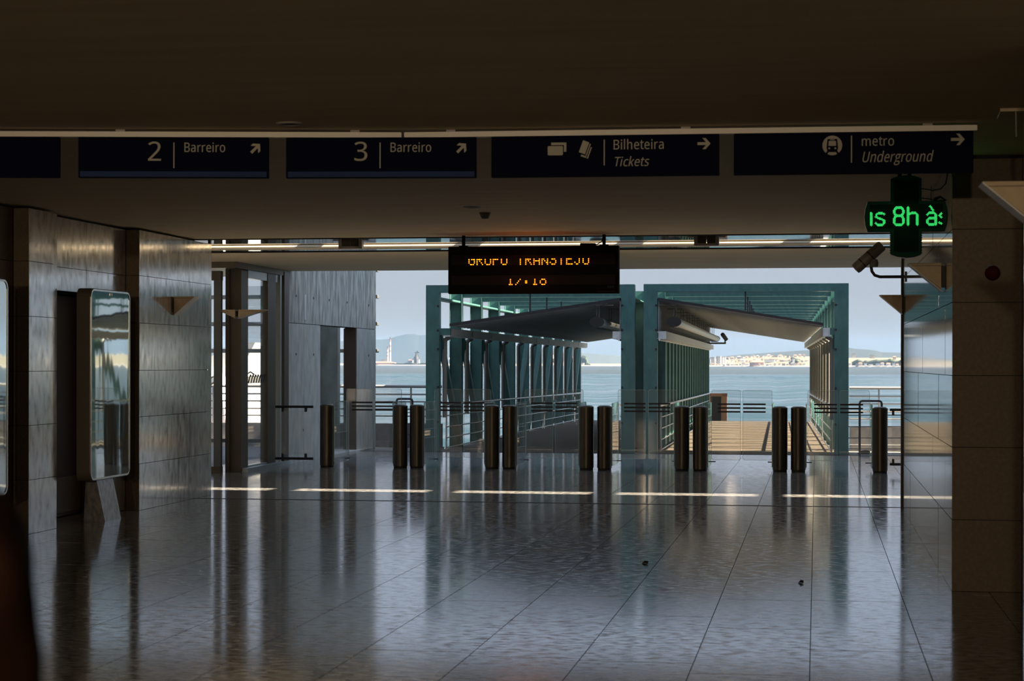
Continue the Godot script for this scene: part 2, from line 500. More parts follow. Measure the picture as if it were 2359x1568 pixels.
func walls() -> void:
	var s: SurfaceTool
	# right wall: polished block from D 14.05 to 22.1, its end towards the camera
	var w := struct("wall_right", "polished stone wall mirroring the river on the right")
	s = st()
	bd(s, 0.985, 7.6, 0, CEIL, 14.08, 22.1)
	obj("core", s, M.joint, w)
	clad(w, 0.962, 14.052, 21.96, 1.55, -1, M.wall_stone_polished)
	clad_front(w, 14.05, [0.962, 1.452, 2.35, 3.3, 4.2, 5.2], M.shaded_brown_stone)  # unlit end of the wall, its shade put into the stone colour
	s = st()
	bd(s, 0.945, 1.02, 0, 3.1, 21.97, 22.12)
	var t := struct("trim_3", "black shutter guide at the far end of the polished wall")
	obj("guide", s, M.ceiling_trim, t)
	# nearer wall on the right, out of the frame, and the corridor between
	w = struct("wall_right_near", "stone wall of the hall beside the camera")
	s = st()
	bd(s, 0.99, 7.6, 0, CEIL, -6, 9.3)
	obj("core", s, M.joint, w)
	clad(w, 0.968, 5.6, 9.3, 1.2, -1, M.wall_stone)
	s = st()
	bd(s, 7.6, 8, 0, 3.6, -6, 34.3)
	obj("outer", s, M.concrete, struct("wall_right_outer"))
	# back wall
	s = st()
	bd(s, -14, 8, 0, 3.6, -6.3, -6)
	obj("panel", s, M.shaded_brown_stone, struct("wall_back"))
	# left wall
	w = struct("wall_left", "limestone clad wall with projecting piers on the left")
	s = st()
	bd(s, -8.4, -7.60, 0, CEIL, -6, 18.2)
	bd(s, -8.4, -7.60, 2.36, CEIL, 18.2, 19.85)
	bd(s, -8.4, -7.95, 0, 2.36, 18.2, 19.85)
	bd(s, -8.4, -7.60, 0, CEIL, 19.85, 22.72)
	bd(s, -7.60, -7.43, 0, 3.105, 20.24, 22.70)
	bd(s, -7.60, -7.43, 0, 3.105, 17.24, 17.88)
	obj("core", s, M.joint, w)
	clad(w, -7.40, 20.22, 22.75, 1.0, 1, M.wall_stone, 0.0, 0.5, [[20.72, 21.55, 21.92], [21.15, 21.92], [20.72, 21.55, 21.92], [21.15, 21.92], [20.72, 21.55, 21.92], [21.15, 21.92]])
	clad(w, -7.40, 17.22, 17.90, 1.0, 1, M.wall_stone, 0.0, 0.5, [[], []])
	clad(w, -7.555, 17.9, 20.2, 1.06, 1, M.wall_stone, 2.36, 1.0, [[19.06], [19.06]])
	clad(w, -7.555, 17.9, 18.2, 1.0, 1, M.wall_stone, 0.0, 0.5, [[], []])
	clad(w, -7.555, 19.85, 20.2, 1.0, 1, M.wall_stone, 0.0, 0.5, [[], []])
	clad(w, -7.555, 14.4, 17.2, 1.0, 1, M.shaded_brown_stone, 0.0, 0.5, [[15.6], [15.6]])
	clad_front(w, 20.215, [-7.555, -7.402], M.shaded_brown_stone)  # pier ends: limestone painted dark brown for the side away from daylight
	clad_front(w, 17.215, [-7.555, -7.402], M.shaded_brown_stone)
	s = st()
	bd(s, -7.43, -7.40, 0, CEIL, 22.72, 22.77)
	obj("end_strip", s, M.wall_stone, w)
	var dr := struct("door_1", "dark brown double door recessed in the stone wall")
	for i in 2:
		var a := 18.23 + 0.80 * i
		var leaf := pd("door_leaf", -7.95, -7.90, 0.01, 2.34, a, a + 0.79, M.door_brown, dr)
		leaf.name = "door_leaf"
	pd("kick_panel", -7.90, -7.893, 0.05, 0.42, 18.28, 19.75, M.shaded_brown_stone, dr)
	pd("jamb", -7.95, -7.56, 0.0, 2.36, 18.2, 18.225, M.door_brown, dr)
	pd("jamb", -7.95, -7.56, 0.0, 2.36, 19.83, 19.85, M.door_brown, dr)
	# room to the left beyond the pier
	s = st()
	bd(s, -14, -13.7, 0, 3.6, 22.7, 27.3)
	bd(s, -14, -8.4, 0, 3.6, 22.4, 22.72)
	obj("panel", s, M.wall_stone, struct("wall_left_far"))

# glazed screen at the left end of the facade
func vestibule() -> void:
	var w := struct("window_1", "bronze framed glazed screen at the left of the exit")
	var s := st()
	cbox(s, Vector3(-8.66, 0, -27.86), Vector3(-8.49, 3.04, -27.55), 0.015)
	obj("corner_post", s, M.frame_bronze, w)
	s = st()
	bd(s, -8.72, -8.66, 0, 3.04, 27.5, 27.62)
	bd(s, -8.60, -8.50, 0, 3.04, 27.86, 27.93)
	obj("post_flange", s, M.frame_bronze, w)
	# side panes run back along the exit
	pd("bottom_rail", -8.56, -8.49, 0.0, 0.085, 27.9, 29.95, M.frame_light, w)
	pd("top_rail", -8.56, -8.49, 2.92, 3.04, 27.9, 29.95, M.frame_light, w)
	pd("mullion", -8.60, -8.48, 0.0, 3.04, 28.92, 29.36, M.frame_bronze, w)
	pd("end_post", -8.56, -8.46, 0.0, 3.06, 29.55, 29.62, M.frame_light, w)
	pd("end_post", -8.60, -8.44, 0.0, 3.1, 29.72, 29.98, M.frame_bronze, w)
	pd("sill", -8.58, -8.40, 0.0, 0.06, 27.6, 29.9, M.frame_light, w)
	pd("pane", -8.53, -8.522, 0.085, 2.92, 27.93, 29.7, M.glass, w)
	# front panes
	pd("frame_stile", -8.83, -8.72, 0.0, 3.0, 27.28, 27.36, M.frame_grey, w)
	pd("top_rail", -12.5, -8.72, 2.86, 3.0, 27.26, 27.38, M.frame_bronze, w)
	pd("bottom_rail", -12.5, -8.72, 0.0, 0.10, 27.26, 27.38, M.frame_bronze, w)
	pd("mid_rail", -12.5, -8.60, 0.30, 0.36, 31.0, 31.06, M.frame_grey, w)
	for k in 3:
		var x := -9.9 - 1.2 * k
		pd("frame_stile", x - 0.05, x + 0.05, 0.0, 3.0, 27.28, 27.36, M.frame_grey, w)
	for k in 4:
		var x1 := -8.83 if k == 0 else -8.75 - 1.2 * k
		pd("pane", -9.85 - 1.2 * k if k < 3 else -12.9, x1, 0.1, 2.86, 27.315, 27.323, M.glass, w)
	pd("header", -14, -8.45, 3.04, CEIL, 27.2, 29.98, M.frame_bronze, w)
	# swoosh and slanted strokes of lettering stuck to the glass
	s = st()
	for k in 7:
		var d := 27.98 + 0.135 * k
		tube(s, [P(-8.515, 1.335, d + 0.02), P(-8.515, 1.40, d + 0.07), P(-8.515, 1.455, d + 0.13)], 0.009, 5)
		tube(s, [P(-8.515, 1.455, d + 0.13), P(-8.515, 1.43, d + 0.17)], 0.008, 5)
	tube(s, [P(-8.515, 1.47, 27.94), P(-8.515, 1.50, 28.1), P(-8.515, 1.46, 28.3)], 0.010, 5)
	obj("decal_strokes", s, M.stripe_decal, w)
	s = st()
	tube(s, [P(-9.05, 1.34, 27.30), P(-8.95, 1.37, 27.30), P(-8.85, 1.43, 27.30), P(-8.80, 1.42, 27.30)], 0.012, 5)
	tube(s, [P(-8.93, 1.32, 27.30), P(-8.87, 1.32, 27.30), P(-8.80, 1.37, 27.30), P(-8.80, 1.42, 27.30)], 0.014, 5)
	obj("decal_swoosh", s, M.white_decal, w)

# concrete wall outside, with a doorway, and the louvred screen behind it
func concrete_wall() -> void:
	var w := struct("wall_concrete", "rain streaked board marked concrete wall beside the exit")
	var X := -8.45
	var B := X - 0.24
	# panels with recessed joints between them
	for p in [[30.0, 30.93, 2.295, 3.95], [30.94, 33.3, 2.295, 3.95], [33.31, 36.2, 2.295, 3.95], [30.0, 30.93, 3.955, 6.0], [30.94, 36.2, 3.955, 6.0]]:
		pd("concrete_panel", B, X + rng.randf_range(-0.001, 0.001), p[2], p[3], p[0], p[1], M.concrete, w)
	for p in [[30.0, 30.93, 0.0, 2.285], [30.94, 32.0, 0.0, 2.285], [34.66, 36.2, 0.0, 2.285]]:
		pd("concrete_panel", B, X + rng.randf_range(-0.001, 0.001), p[2], p[3], p[0], p[1], M.concrete_smooth, w)
	var s := st()
	bd(s, B + 0.01, X - 0.012, 0, 6.0, 30.0, 32.0)
	bd(s, B + 0.01, X - 0.012, 0, 6.0, 34.66, 36.2)
	bd(s, B + 0.01, X - 0.012, 2.29, 6.0, 31.9, 34.7)
	obj("core", s, M.joint, w)
	s = st()
	for d in [30.45, 31.55, 32.6, 33.9, 35.6]:
		for y in [1.78, 2.74]:
			if d > 32.0 and d < 34.6 and y < 2.2:
				continue
			lathe(s, [Vector2(0.0, 0.0), Vector2(0.022, 0.0), Vector2(0.022, 0.004)], 10, Transform3D(Basis(Vector3.BACK, PI / 2), P(X + 0.004, y, d)))
	lathe(s, [Vector2(0.0, 0.0), Vector2(0.022, 0.0), Vector2(0.022, 0.004)], 10, Transform3D(Basis(Vector3.BACK, PI / 2), P(X + 0.004, 0.52, 30.9)))
	obj("tie_holes", s, M.joint, w).set_meta("kind", "stuff")
	pd("plate", X, X + 0.008, 2.36, 2.78, 30.94, 31.05, M.white_decal, w)
	pd("door_leaf", B, X - 0.01, 0.0, 2.28, 34.60, 34.66, M.door_brown, w)
	pd("sill", -9.3, X + 0.08, 0.0, 0.03, 32.0, 34.9, M.gutter_metal, w)
	# wall inside the doorway
	var w2 := struct("wall_stair", "blue grey concrete wall inside the doorway")
	pd("panel", -9.9, -9.16, 0.0, 6.0, 36.0, 36.2, M.concrete_smooth, w2)
	pd("side_panel", -9.6, -9.5, 0.0, 6.0, 33.6, 36.0, M.concrete_smooth, w2)
	# screen with transoms across the quay edge
	var sc := thing("louvre_screen", "dark steel transom screen behind the concrete wall", "screen", P(-9.0, 0, 37.0))
	for y in [1.88, 2.416, 2.955, 3.48]:
		var b := st()
		cbox(b, Vector3(-0.6, y - 0.035, -0.08), Vector3(0.41, y + 0.035, 0.08), 0.01)
		obj("transom", b, M.frame_grey, sc)
	for y in [1.88, 2.416, 2.955, 3.48]:
		var b := st()
		cbox(b, Vector3(-6.5, y - 0.04, -0.08), Vector3(-0.6, y + 0.04, 0.08), 0.01)
		obj("transom", b, M.frame_grey, sc)
	for x in [-6.4, -4.4, -0.55]:
		var b := st()
		bx(b, Vector3(x - 0.03, 0, -0.14), Vector3(x + 0.03, 4.2, -0.08))
		obj("post", b, M.frame_grey, sc)

# ---------------------------------------------------------------- hall fittings
func letters(parent: Node3D, txt: String, x0: float, y0: float, x1: float, y1: float, slant := 0.0) -> void:
	var t := TextMesh.new()
	var f := SystemFont.new()
	f.font_names = PackedStringArray(["Droid Sans"])
	t.font = f
	t.text = txt
	t.font_size = 64
	t.pixel_size = 0.01
	t.depth = 0.05
	t.curve_step = 1.0
	var bb := t.get_aabb()
	var o := MeshInstance3D.new()
	o.mesh = t
	o.material_override = M.sign_letter
	o.name = "lettering"
	parent.add_child(o, true)
	var sx := (x1 - x0) / bb.size.x
	var sy := (y1 - y0) / bb.size.y
	o.transform = Transform3D(Basis(Vector3(sx, 0, 0), Vector3(slant * sy, sy, 0), Vector3(0, 0, 0.06)), Vector3(0, 0, 0))
	o.position = Vector3(x0 - bb.position.x * sx - slant * sy * (bb.position.y + bb.size.y * 0.0) , y0 - bb.position.y * sy, 0.0125)

func arrow(parent: Node3D, cx: float, cy: float, size: float, turn: float) -> void:
	var q := PackedVector2Array()
	for v in [Vector2(-1, -0.22), Vector2(0.3, -0.22), Vector2(-0.25, -0.85), Vector2(0.25, -0.85), Vector2(1.0, 0), Vector2(0.25, 0.85), Vector2(-0.25, 0.85), Vector2(0.3, 0.22), Vector2(-1, 0.22)]:
		q.append(Vector2(cx, cy) + v.rotated(turn) * size)
	var s := st()
	prism(s, q, 0.011, 0.014)
	obj("arrow", s, M.sign_letter, parent)

func sign_depth(x: float) -> float:
	return 11.59 + (x + 5.18) * (0.44 / 2.55) if x < -2.63 else 12.03 + (x + 2.63) * (0.14 / 3.61)

func direction_sign(x0: float, x1: float, label: String) -> Node3D:
	var a := P(x0, 0, sign_depth(x0))
	var b := P(x1, 0, sign_depth(x1))
	var mid := (a + b) / 2
	var o := thing("direction_sign", label, "sign", Vector3(mid.x, 0, mid.z), -atan2(b.z - a.z, b.x - a.x), "signs hanging from the ceiling rail")
	var s := st()
	cbox(s, Vector3(-(x1 - x0) / 2, 2.82, -0.03), Vector3((x1 - x0) / 2, 3.08, 0.01), 0.003)
	obj("sign_panel", s, M.sign_blue, o)
	return o

func signs() -> void:
	var g := func(o: Node3D, x: float) -> float: return x - o.position.x
	var o := direction_sign(-5.9, -4.794, "dark blue blank end of a sign panel at the left edge")
	for i in 2:
		var x0: float = [-4.691, -3.374][i]
		var x1: float = [-3.472, -2.149][i]
		o = direction_sign(x0, x1, ["dark blue Barreiro sign with the numeral two", "dark blue Barreiro sign with the numeral three"][i])
		var k := o.position.x
		var d: float = [0.0, 1.311][i]
		letters(o, ["2", "3"][i], -4.244 + d - k, 2.929, -4.161 + d - k, 3.052)
		letters(o, "Barreiro", -4.011 + d - k, 2.985, -3.75 + d - k, 3.047)
		arrow(o, -3.555 + d - k, 3.010, 0.040, PI / 4)
		var s := st()
		bx(s, Vector3(-4.082 + d - k, 2.882, 0.0105), Vector3(-4.075 + d - k, 3.046, 0.0125))
		obj("divider", s, M.sign_letter, o)
		s = st()
		bx(s, Vector3(x0 + 0.012 - k, 2.826, 0.0105), Vector3(x1 - 0.012 - k, 2.861, 0.0125))
		obj("colour_stripe", s, M.sign_stripe, o)
	# tickets
	o = direction_sign(-2.057, -0.607, "dark blue sign reading Bilheteira Tickets with card symbols")
	var c := o.position.x
	var s := st()
	prism(s, rrect(-1.694 - c, 2.957, -1.597 - c, 3.016, 0.006, 2), 0.0105, 0.0125)
	prism(s, PackedVector2Array([Vector2(-1.672 - c, 3.022), Vector2(-1.591 - c, 3.022), Vector2(-1.591 - c, 2.979), Vector2(-1.575 - c, 2.979), Vector2(-1.575 - c, 3.038), Vector2(-1.672 - c, 3.038)]), 0.0105, 0.0125)
	obj("card_symbol", s, M.sign_letter, o)
	s = st()
	var tk := Transform3D(Basis(Vector3.BACK, -0.35), Vector3(-1.460 - c, 3.003, 0))
	bx(s, Vector3(-0.024, -0.038, 0.0105), Vector3(0.018, 0.042, 0.0125), tk)
	bx(s, Vector3(0.024, -0.044, 0.0105), Vector3(0.031, 0.036, 0.0125), tk)
	bx(s, Vector3(0.037, -0.058, 0.0105), Vector3(0.045, 0.018, 0.0125), tk)
	bx(s, Vector3(-0.004, -0.058, 0.0105), Vector3(0.032, -0.047, 0.0125), tk)
	obj("ticket_symbol", s, M.sign_letter, o)
	s = st()
	bx(s, Vector3(-1.337 - c, 2.890, 0.0105), Vector3(-1.330 - c, 3.053, 0.0125))
	obj("divider", s, M.sign_letter, o)
	letters(o, "Bilheteira", -1.274 - c, 2.989, -0.957 - c, 3.055)
	letters(o, "Tickets", -1.276 - c, 2.882, -1.055 - c, 2.946, 0.2)
	arrow(o, -0.703 - c, 3.020, 0.041, 0.0)
	# metro
	o = direction_sign(-0.518, 0.96, "dark blue sign reading metro Underground with a train symbol")
	c = o.position.x
	s = st()
	var cc := Vector2(0.095 - c, 2.999)
	var disc := PackedVector2Array()
	for i in 32:
		disc.append(cc + Vector2(cos(TAU * i / 32), sin(TAU * i / 32)) * 0.0615)
	prism(s, disc, 0.0105, 0.0120)
	obj("train_disc", s, M.sign_letter, o)
	s = st()
	prism(s, PackedVector2Array([cc + Vector2(-0.030, 0.040), cc + Vector2(-0.036, -0.018), cc + Vector2(-0.030, -0.032), cc + Vector2(-0.042, -0.050), cc + Vector2(-0.032, -0.056), cc + Vector2(-0.022, -0.042), cc + Vector2(0.022, -0.042), cc + Vector2(0.032, -0.056), cc + Vector2(0.042, -0.050), cc + Vector2(0.030, -0.032), cc + Vector2(0.036, -0.018), cc + Vector2(0.030, 0.040)]), 0.0115, 0.0130)
	obj("train_symbol", s, M.sign_blue, o)
	s = st()
	prism(s, PackedVector2Array([cc + Vector2(-0.024, -0.003), cc + Vector2(0.024, -0.003), cc + Vector2(0.022, 0.028), cc + Vector2(-0.022, 0.028)]), 0.0125, 0.0140)
	bx(s, Vector3(cc.x - 0.014, cc.y + 0.033, 0.0125), Vector3(cc.x + 0.014, cc.y + 0.037, 0.0140))
	for e in [-1, 1]:
		var dot := PackedVector2Array()
		for i in 10:
			dot.append(cc + Vector2(0.019 * e, -0.018) + Vector2(cos(TAU * i / 10), sin(TAU * i / 10)) * 0.006)
		prism(s, dot, 0.0125, 0.0140)
	obj("train_window", s, M.sign_letter, o)
	s = st()
	bx(s, Vector3(0.210 - c, 2.890, 0.0105), Vector3(0.217 - c, 3.058, 0.0125))
	obj("divider", s, M.sign_letter, o)
	letters(o, "metro", 0.277 - c, 2.993, 0.475 - c, 3.05)
	letters(o, "Underground", 0.274 - c, 2.871, 0.700 - c, 2.962, 0.2)
	arrow(o, 0.865 - c, 3.027, 0.042, 0.0)
	# the rail they hang from
	for seg in [[-6.2, -2.64], [-2.62, 0.982]]:
		var a := P(seg[0], 0, sign_depth(seg[0]))
		var b := P(seg[1], 0, sign_depth(seg[1]))
		var mid := (a + b) / 2
		var r := thing("sign_rail", ["pale ceiling rail above the Barreiro signs", "pale ceiling rail above the ticket and metro signs"][0 if seg[0] < -3 else 1], "rail", Vector3(mid.x, 0, mid.z), -atan2(b.z - a.z, b.x - a.x))
		var q := st()
		var hw := a.distance_to(b) / 2
		cbox(q, Vector3(-hw, 3.081, -0.045), Vector3(hw, 3.115, 0.02), 0.004)
		obj("rail_bar", q, M.sign_rail, r)
		q = st()
		for x in [-hw + 0.3, 0.0, hw - 0.3]:
			bx(q, Vector3(x - 0.03, 3.115, -0.03), Vector3(x + 0.03, CEIL, 0.0))
		obj("hanger", q, M.lamp_body, r)

# 5 x 7 dot letters
const FONT := {
	"G": ["01110", "10001", "10000", "10111", "10001", "10001", "01110"], "R": ["11110", "10001", "10001", "11110", "10100", "10010", "10001"],
	"U": ["10001", "10001", "10001", "10001", "10001", "10001", "01110"], "P": ["11110", "10001", "10001", "11110", "10000", "10000", "10000"],
	"O": ["01110", "10001", "10001", "10001", "10001", "10001", "01110"], "T": ["11111", "00100", "00100", "00100", "00100", "00100", "00100"],
	"A": ["00100", "01010", "10001", "10001", "11111", "10001", "10001"], "N": ["10001", "10001", "11001", "11001", "10101", "10011", "10001"],
	"S": ["01111", "10000", "10000", "01110", "00001", "10001", "01110"], "E": ["11111", "10000", "10000", "11110", "10000", "10000", "11111"],
	"J": ["00111", "00010", "00010", "00010", "00010", "10010", "01100"], "1": ["00100", "01100", "00100", "00100", "00100", "00100", "01110"],
	"7": ["11111", "00001", "00001", "00010", "00100", "01000", "10000"], ":": ["00000", "01100", "01100", "00000", "01100", "01100", "00000"],
	"8": ["01110", "10001", "10001", "01110", "10001", "10001", "01110"], " ": ["00000", "00000", "00000", "00000", "00000", "00000", "00000"]}

func dot(s: SurfaceTool, x: float, y: float, z: float, r: float) -> void:
	var p := PackedVector2Array()
	for i in 6:
		p.append(Vector2(x + r * cos(TAU * i / 6), y + r * sin(TAU * i / 6)))
	prism(s, p, z, z + 0.003)

func led_board() -> void:
	var o := thing("led_display", "black departures display with amber dot lettering", "display", P(-3.263, 0, 22.0))
	var s := st()
	cbox(s, Vector3(-1.003, 2.447, -0.12), Vector3(1.003, 2.999, 0.0), 0.006)
	obj("led_case", s, M.led_case, o)
	for y in [[2.782, 2.898], [2.548, 2.660]]:
		s = st()
		bx(s, Vector3(-0.965, y[0], 0.0), Vector3(0.962, y[1], 0.004))
		obj("led_window", s, M.led_window, o)
	s = st()
	for k in 3:
		bx(s, Vector3(0.87 + 0.028 * k, 2.508, 0.0), Vector3(0.89 + 0.028 * k, 2.534, 0.003))
	bx(s, Vector3(0.75, 2.466, 0.0), Vector3(0.965, 2.472, 0.002))
	obj("maker_mark", s, M.led_logo, o)
	var rows := [["GRUPO TRANSTEJO", -0.755, 2.788], ["17:18", -0.296, 2.553]]
	for r in rows:
		s = st()
		var txt: String = r[0]
		for i in txt.length():
			var g: Array = FONT[txt[i]]
			for row in range(3, 7):
				for col in 5:
					if g[row][col] == "1":
						dot(s, r[1] + 0.0160 * (6 * i + col) + 0.003 * (col % 2), r[2] + 0.0196 * (6 - row), 0.004, 0.0072)
		obj("led_text", s, M.led_amber, o)
	for x in [-0.83, 0.827]:
		s = st()
		bx(s, Vector3(x - 0.018, 2.995, -0.07), Vector3(x + 0.018, CEIL, -0.035))
		bx(s, Vector3(x - 0.05, 2.995, -0.09), Vector3(x + 0.05, 3.012, -0.015))
		obj("hanger", s, M.led_case, o)
	s = st()
	cbox(s, Vector3(0.55, 2.995, -0.10), Vector3(0.73, 3.03, -0.02), 0.005)
	obj("power_box", s, M.led_case, o)
	s = st()
	tube(s, [Vector3(0.73, 3.01, -0.06), Vector3(0.77, 3.03, -0.05), Vector3(0.80, 3.05, -0.05), Vector3(0.815, 3.10, -0.05)], 0.006, 6)
	obj("cable", s, M.cable_black, o)
	for y in [2.84, 2.59]:
		var l := OmniLight3D.new()
		l.name = "led_glow"
		l.position = P(-3.3, y, 21.85)
		l.light_color = lin(1.0, 0.26, 0.03)
		l.light_energy = 0.032
		l.light_size = 0.5
		l.omni_range = 40
		l.shadow_enabled = true
		add_child(l, true)

# polyline strokes drawn in lit dots
func dotted(s: SurfaceTool, strokes: Array, ox: float, oy: float, pitch: float, w: float, z: float) -> void:
	var done := {}
	for st_ in strokes:
		for i in st_.size() - 1:
			var a: Vector2 = st_[i]
			var b: Vector2 = st_[i + 1]
			var lo := a.min(b) - Vector2(3, 3)
			var hi := a.max(b) + Vector2(3, 3)
			for gx in range(int(lo.x), int(hi.x) + 1):
				for gy in range(int(lo.y), int(hi.y) + 1):
					var p := Vector2(gx, gy)
					if done.has(p):
						continue
					if Geometry2D.get_closest_point_to_segment(p, a, b).distance_to(p) <= w:
						done[p] = true
						dot(s, ox + gx * pitch, oy + gy * pitch, z, pitch * 0.33)

func pharmacy_cross() -> void:
	var D := 14.25
	var o := thing("led_cross_sign", "dark green pharmacy cross with green dot lettering", "sign", P(0.647, 2.713, D))
	var a := 0.110
	var w := 0.300
	var poly := PackedVector2Array()
	# outline with bulging ends
	for q in 4:
		var turn := q * PI / 2
		for v in [Vector2(a, -w + 0.02), Vector2(a, -a)]:
			pass
		var pts := [Vector2(-a, -a), Vector2(-a, -w + 0.024), Vector2(-a * 0.55, -w + 0.007), Vector2(0, -w), Vector2(a * 0.55, -w + 0.007), Vector2(a, -w + 0.024)]
		for v in pts:
			poly.append(v.rotated(turn))
	var s := st()
	prism(s, poly, -0.11, 0.0)
	obj("cross_case", s, M.cross_green, o)
	s = st()
	var outer := PackedVector2Array()
	for v in poly:
		outer.append(v * 1.012)
	ring(s, outer, poly, -0.12, -0.075)
	obj("rear_rim", s, M.cross_rim, o)
	s = st()
	var pp := PackedVector2Array()
	for q in 4:
		for v in [Vector2(-0.088, -0.088), Vector2(-0.088, -0.262), Vector2(0.088, -0.262)]:
			pp.append(v.rotated(q * PI / 2))
	prism(s, pp, 0.0, 0.003)
	for k in 14:
		bx(s, Vector3(-0.086, -0.258 + 0.012 * k, 0.003), Vector3(0.086, -0.254 + 0.012 * k, 0.005))
		bx(s, Vector3(-0.086, 0.098 + 0.012 * k, 0.003), Vector3(0.086, 0.102 + 0.012 * k, 0.005))
	obj("led_panel", s, M.cross_panel, o)
	s = st()
	var p := 0.0066
	var glyph := [
		[[Vector2(0, 0), Vector2(0, 13)], [Vector2(0, 13), Vector2(-0.5, 13)]],
		[[Vector2(5, 2), Vector2(7, 0), Vector2(12, 0), Vector2(14, 2), Vector2(14, 5), Vector2(12, 6), Vector2(7, 8), Vector2(5, 9), Vector2(6, 12), Vector2(8, 13), Vector2(12, 13), Vector2(14, 12)]],
		[[Vector2(25, 5), Vector2(25, 2), Vector2(27, 0), Vector2(33, 0), Vector2(35, 2), Vector2(35, 7), Vector2(33, 10), Vector2(27, 10), Vector2(25, 7), Vector2(25, 5)], [Vector2(27, 10), Vector2(25, 13), Vector2(25, 16), Vector2(27, 19), Vector2(33, 19), Vector2(35, 16), Vector2(35, 13), Vector2(33, 10)]],
		[[Vector2(40, 0), Vector2(40, 19)], [Vector2(40, 11), Vector2(44, 13), Vector2(48, 13), Vector2(50, 11), Vector2(50, 0)]],
		[[Vector2(61, 11), Vector2(63, 13), Vector2(68, 13), Vector2(70, 11), Vector2(70, 0)], [Vector2(70, 7), Vector2(63, 7), Vector2(61, 5), Vector2(61, 2), Vector2(63, 0), Vector2(68, 0), Vector2(70, 2)], [Vector2(64, 20), Vector2(67, 16)]],
		[[Vector2(76, 12), Vector2(74, 10), Vector2(76, 8)], [Vector2(74, 2), Vector2(76, 1)]]]
	for g in glyph:
		dotted(s, g, -0.252, -0.063, p, 1.15, 0.005)
	obj("led_text", s, M.led_green, o)
	for x in [-0.045, 0.025]:
		s = st()
		bx(s, Vector3(x - 0.014, 0.28, -0.08), Vector3(x + 0.014, CEIL - 2.713, -0.04))
		obj("mounting_bar", s, M.cross_green, o)
	s = st()
	tube(s, [Vector3(0.11, 0.205, -0.05), Vector3(0.14, 0.20, -0.05), Vector3(0.19, 0.19, -0.05), Vector3(0.25, 0.20, -0.05), Vector3(0.285, 0.24, -0.05), Vector3(0.30, 0.32, -0.05), Vector3(0.305, CEIL - 2.72, -0.05)], 0.005, 6)
	tube(s, [Vector3(0.105, 0.135, -0.05), Vector3(0.16, 0.13, -0.05), Vector3(0.22, 0.115, -0.05), Vector3(0.29, 0.118, -0.05)], 0.004, 6)
	for k in 3:
		tube(s, [Vector3(0.20, 0.112 + 0.01 * k, -0.04), Vector3(0.245, 0.138 + 0.004 * k, -0.045), Vector3(0.29, 0.116, -0.05), Vector3(0.25, 0.108, -0.045), Vector3(0.20, 0.112, -0.04)], 0.005, 6)
	tube(s, [Vector3(0.18, 0.105, -0.05), Vector3(0.18, 0.22, -0.05)], 0.003, 5)
	obj("cable", s, M.cable_black, o)
	s = st()
	for k in 9:
		for e in [-1, 1]:
			lathe(s, [Vector2(0, 0), Vector2(0.006, 0), Vector2(0.006, 0.006), Vector2(0, 0.006)], 6, Transform3D(Basis(Vector3.BACK, -e * PI / 2), Vector3(e * a, -0.12 - 0.018 * k, -0.05)))
	obj("rivets", s, M.cross_green, o).set_meta("kind", "stuff")
	var l := OmniLight3D.new()
	l.name = "cross_glow"
	l.position = P(0.62, 2.70, D - 0.14)
	l.light_color = lin(0.05, 1.0, 0.25)
	l.light_energy = 0.010
	l.light_size = 0.2
	l.omni_range = 40
	l.shadow_enabled = true
	add_child(l, true)

# wedge sconce: right-angled triangle, flat top, back against the wall; built projecting along +x, thickness along z
func sconce(label: String, at: Vector3, turn: float, out := 0.265, high := 0.213, thick := 0.2) -> Node3D:
	var o := thing("wall_sconce", label, "wall lamp", at, turn, "wedge wall sconces")
	var s := st()
	var cut := 0.022
	prism(s, PackedVector2Array([Vector2(0.02, 0.012), Vector2(0.02, high - cut), Vector2(out - cut * 1.2, high - cut)]), -thick / 2, thick / 2)
	obj("shade", s, M.sconce_paint, o)
	s = st()
	prism(s, PackedVector2Array([Vector2(0.02, high - cut + 0.003), Vector2(0.02, high), Vector2(out, high), Vector2(out - cut * 1.2, high - cut + 0.003)]), -thick / 2, thick / 2)
	obj("rim", s, M.sconce_paint, o)
	s = st()
	var dir := Vector2(out - 0.02, high).normalized()
	var nrm := Vector2(dir.y, -dir.x)
	var q0 := Vector2(0.012, 0.0)
	var q1 := Vector2(out, high)
	prism(s, PackedVector2Array([q0, q0 + nrm * 0.006, q1 + nrm * 0.006, q1]), -thick / 2, thick / 2)
	obj("sloping_plate", s, M.sconce_edge, o)
	s = st()
	bx(s, Vector3(0.0, 0.03, -thick * 0.35), Vector3(0.02, high - 0.02, thick * 0.35))
	obj("wall_plate", s, M.ceiling_trim, o)
	return o

func sconces() -> void:
	sconce("wedge wall lamp on the left limestone pier", P(-7.40, 2.193, 21.42), 0)
	sconce("small wedge wall lamp at the far end of the polished wall", P(0.962, 2.193, 21.85), PI)
	sconce("wedge wall lamp on the polished wall below the green cross", P(0.962, 2.193, 15.06), PI)
	sconce("large wedge wall lamp cut by the right edge of the photograph", P(0.968, 2.20, 8.5), PI)
	sconce("left wedge lamp on the bronze corner post of the glazed screen", P(-8.49, 2.30, 27.40), PI, 0.29, 0.125, 0.20)
	sconce("right wedge lamp on the bronze corner post of the glazed screen", P(-8.48, 2.30, 27.40), 0.0, 0.42, 0.125, 0.20)

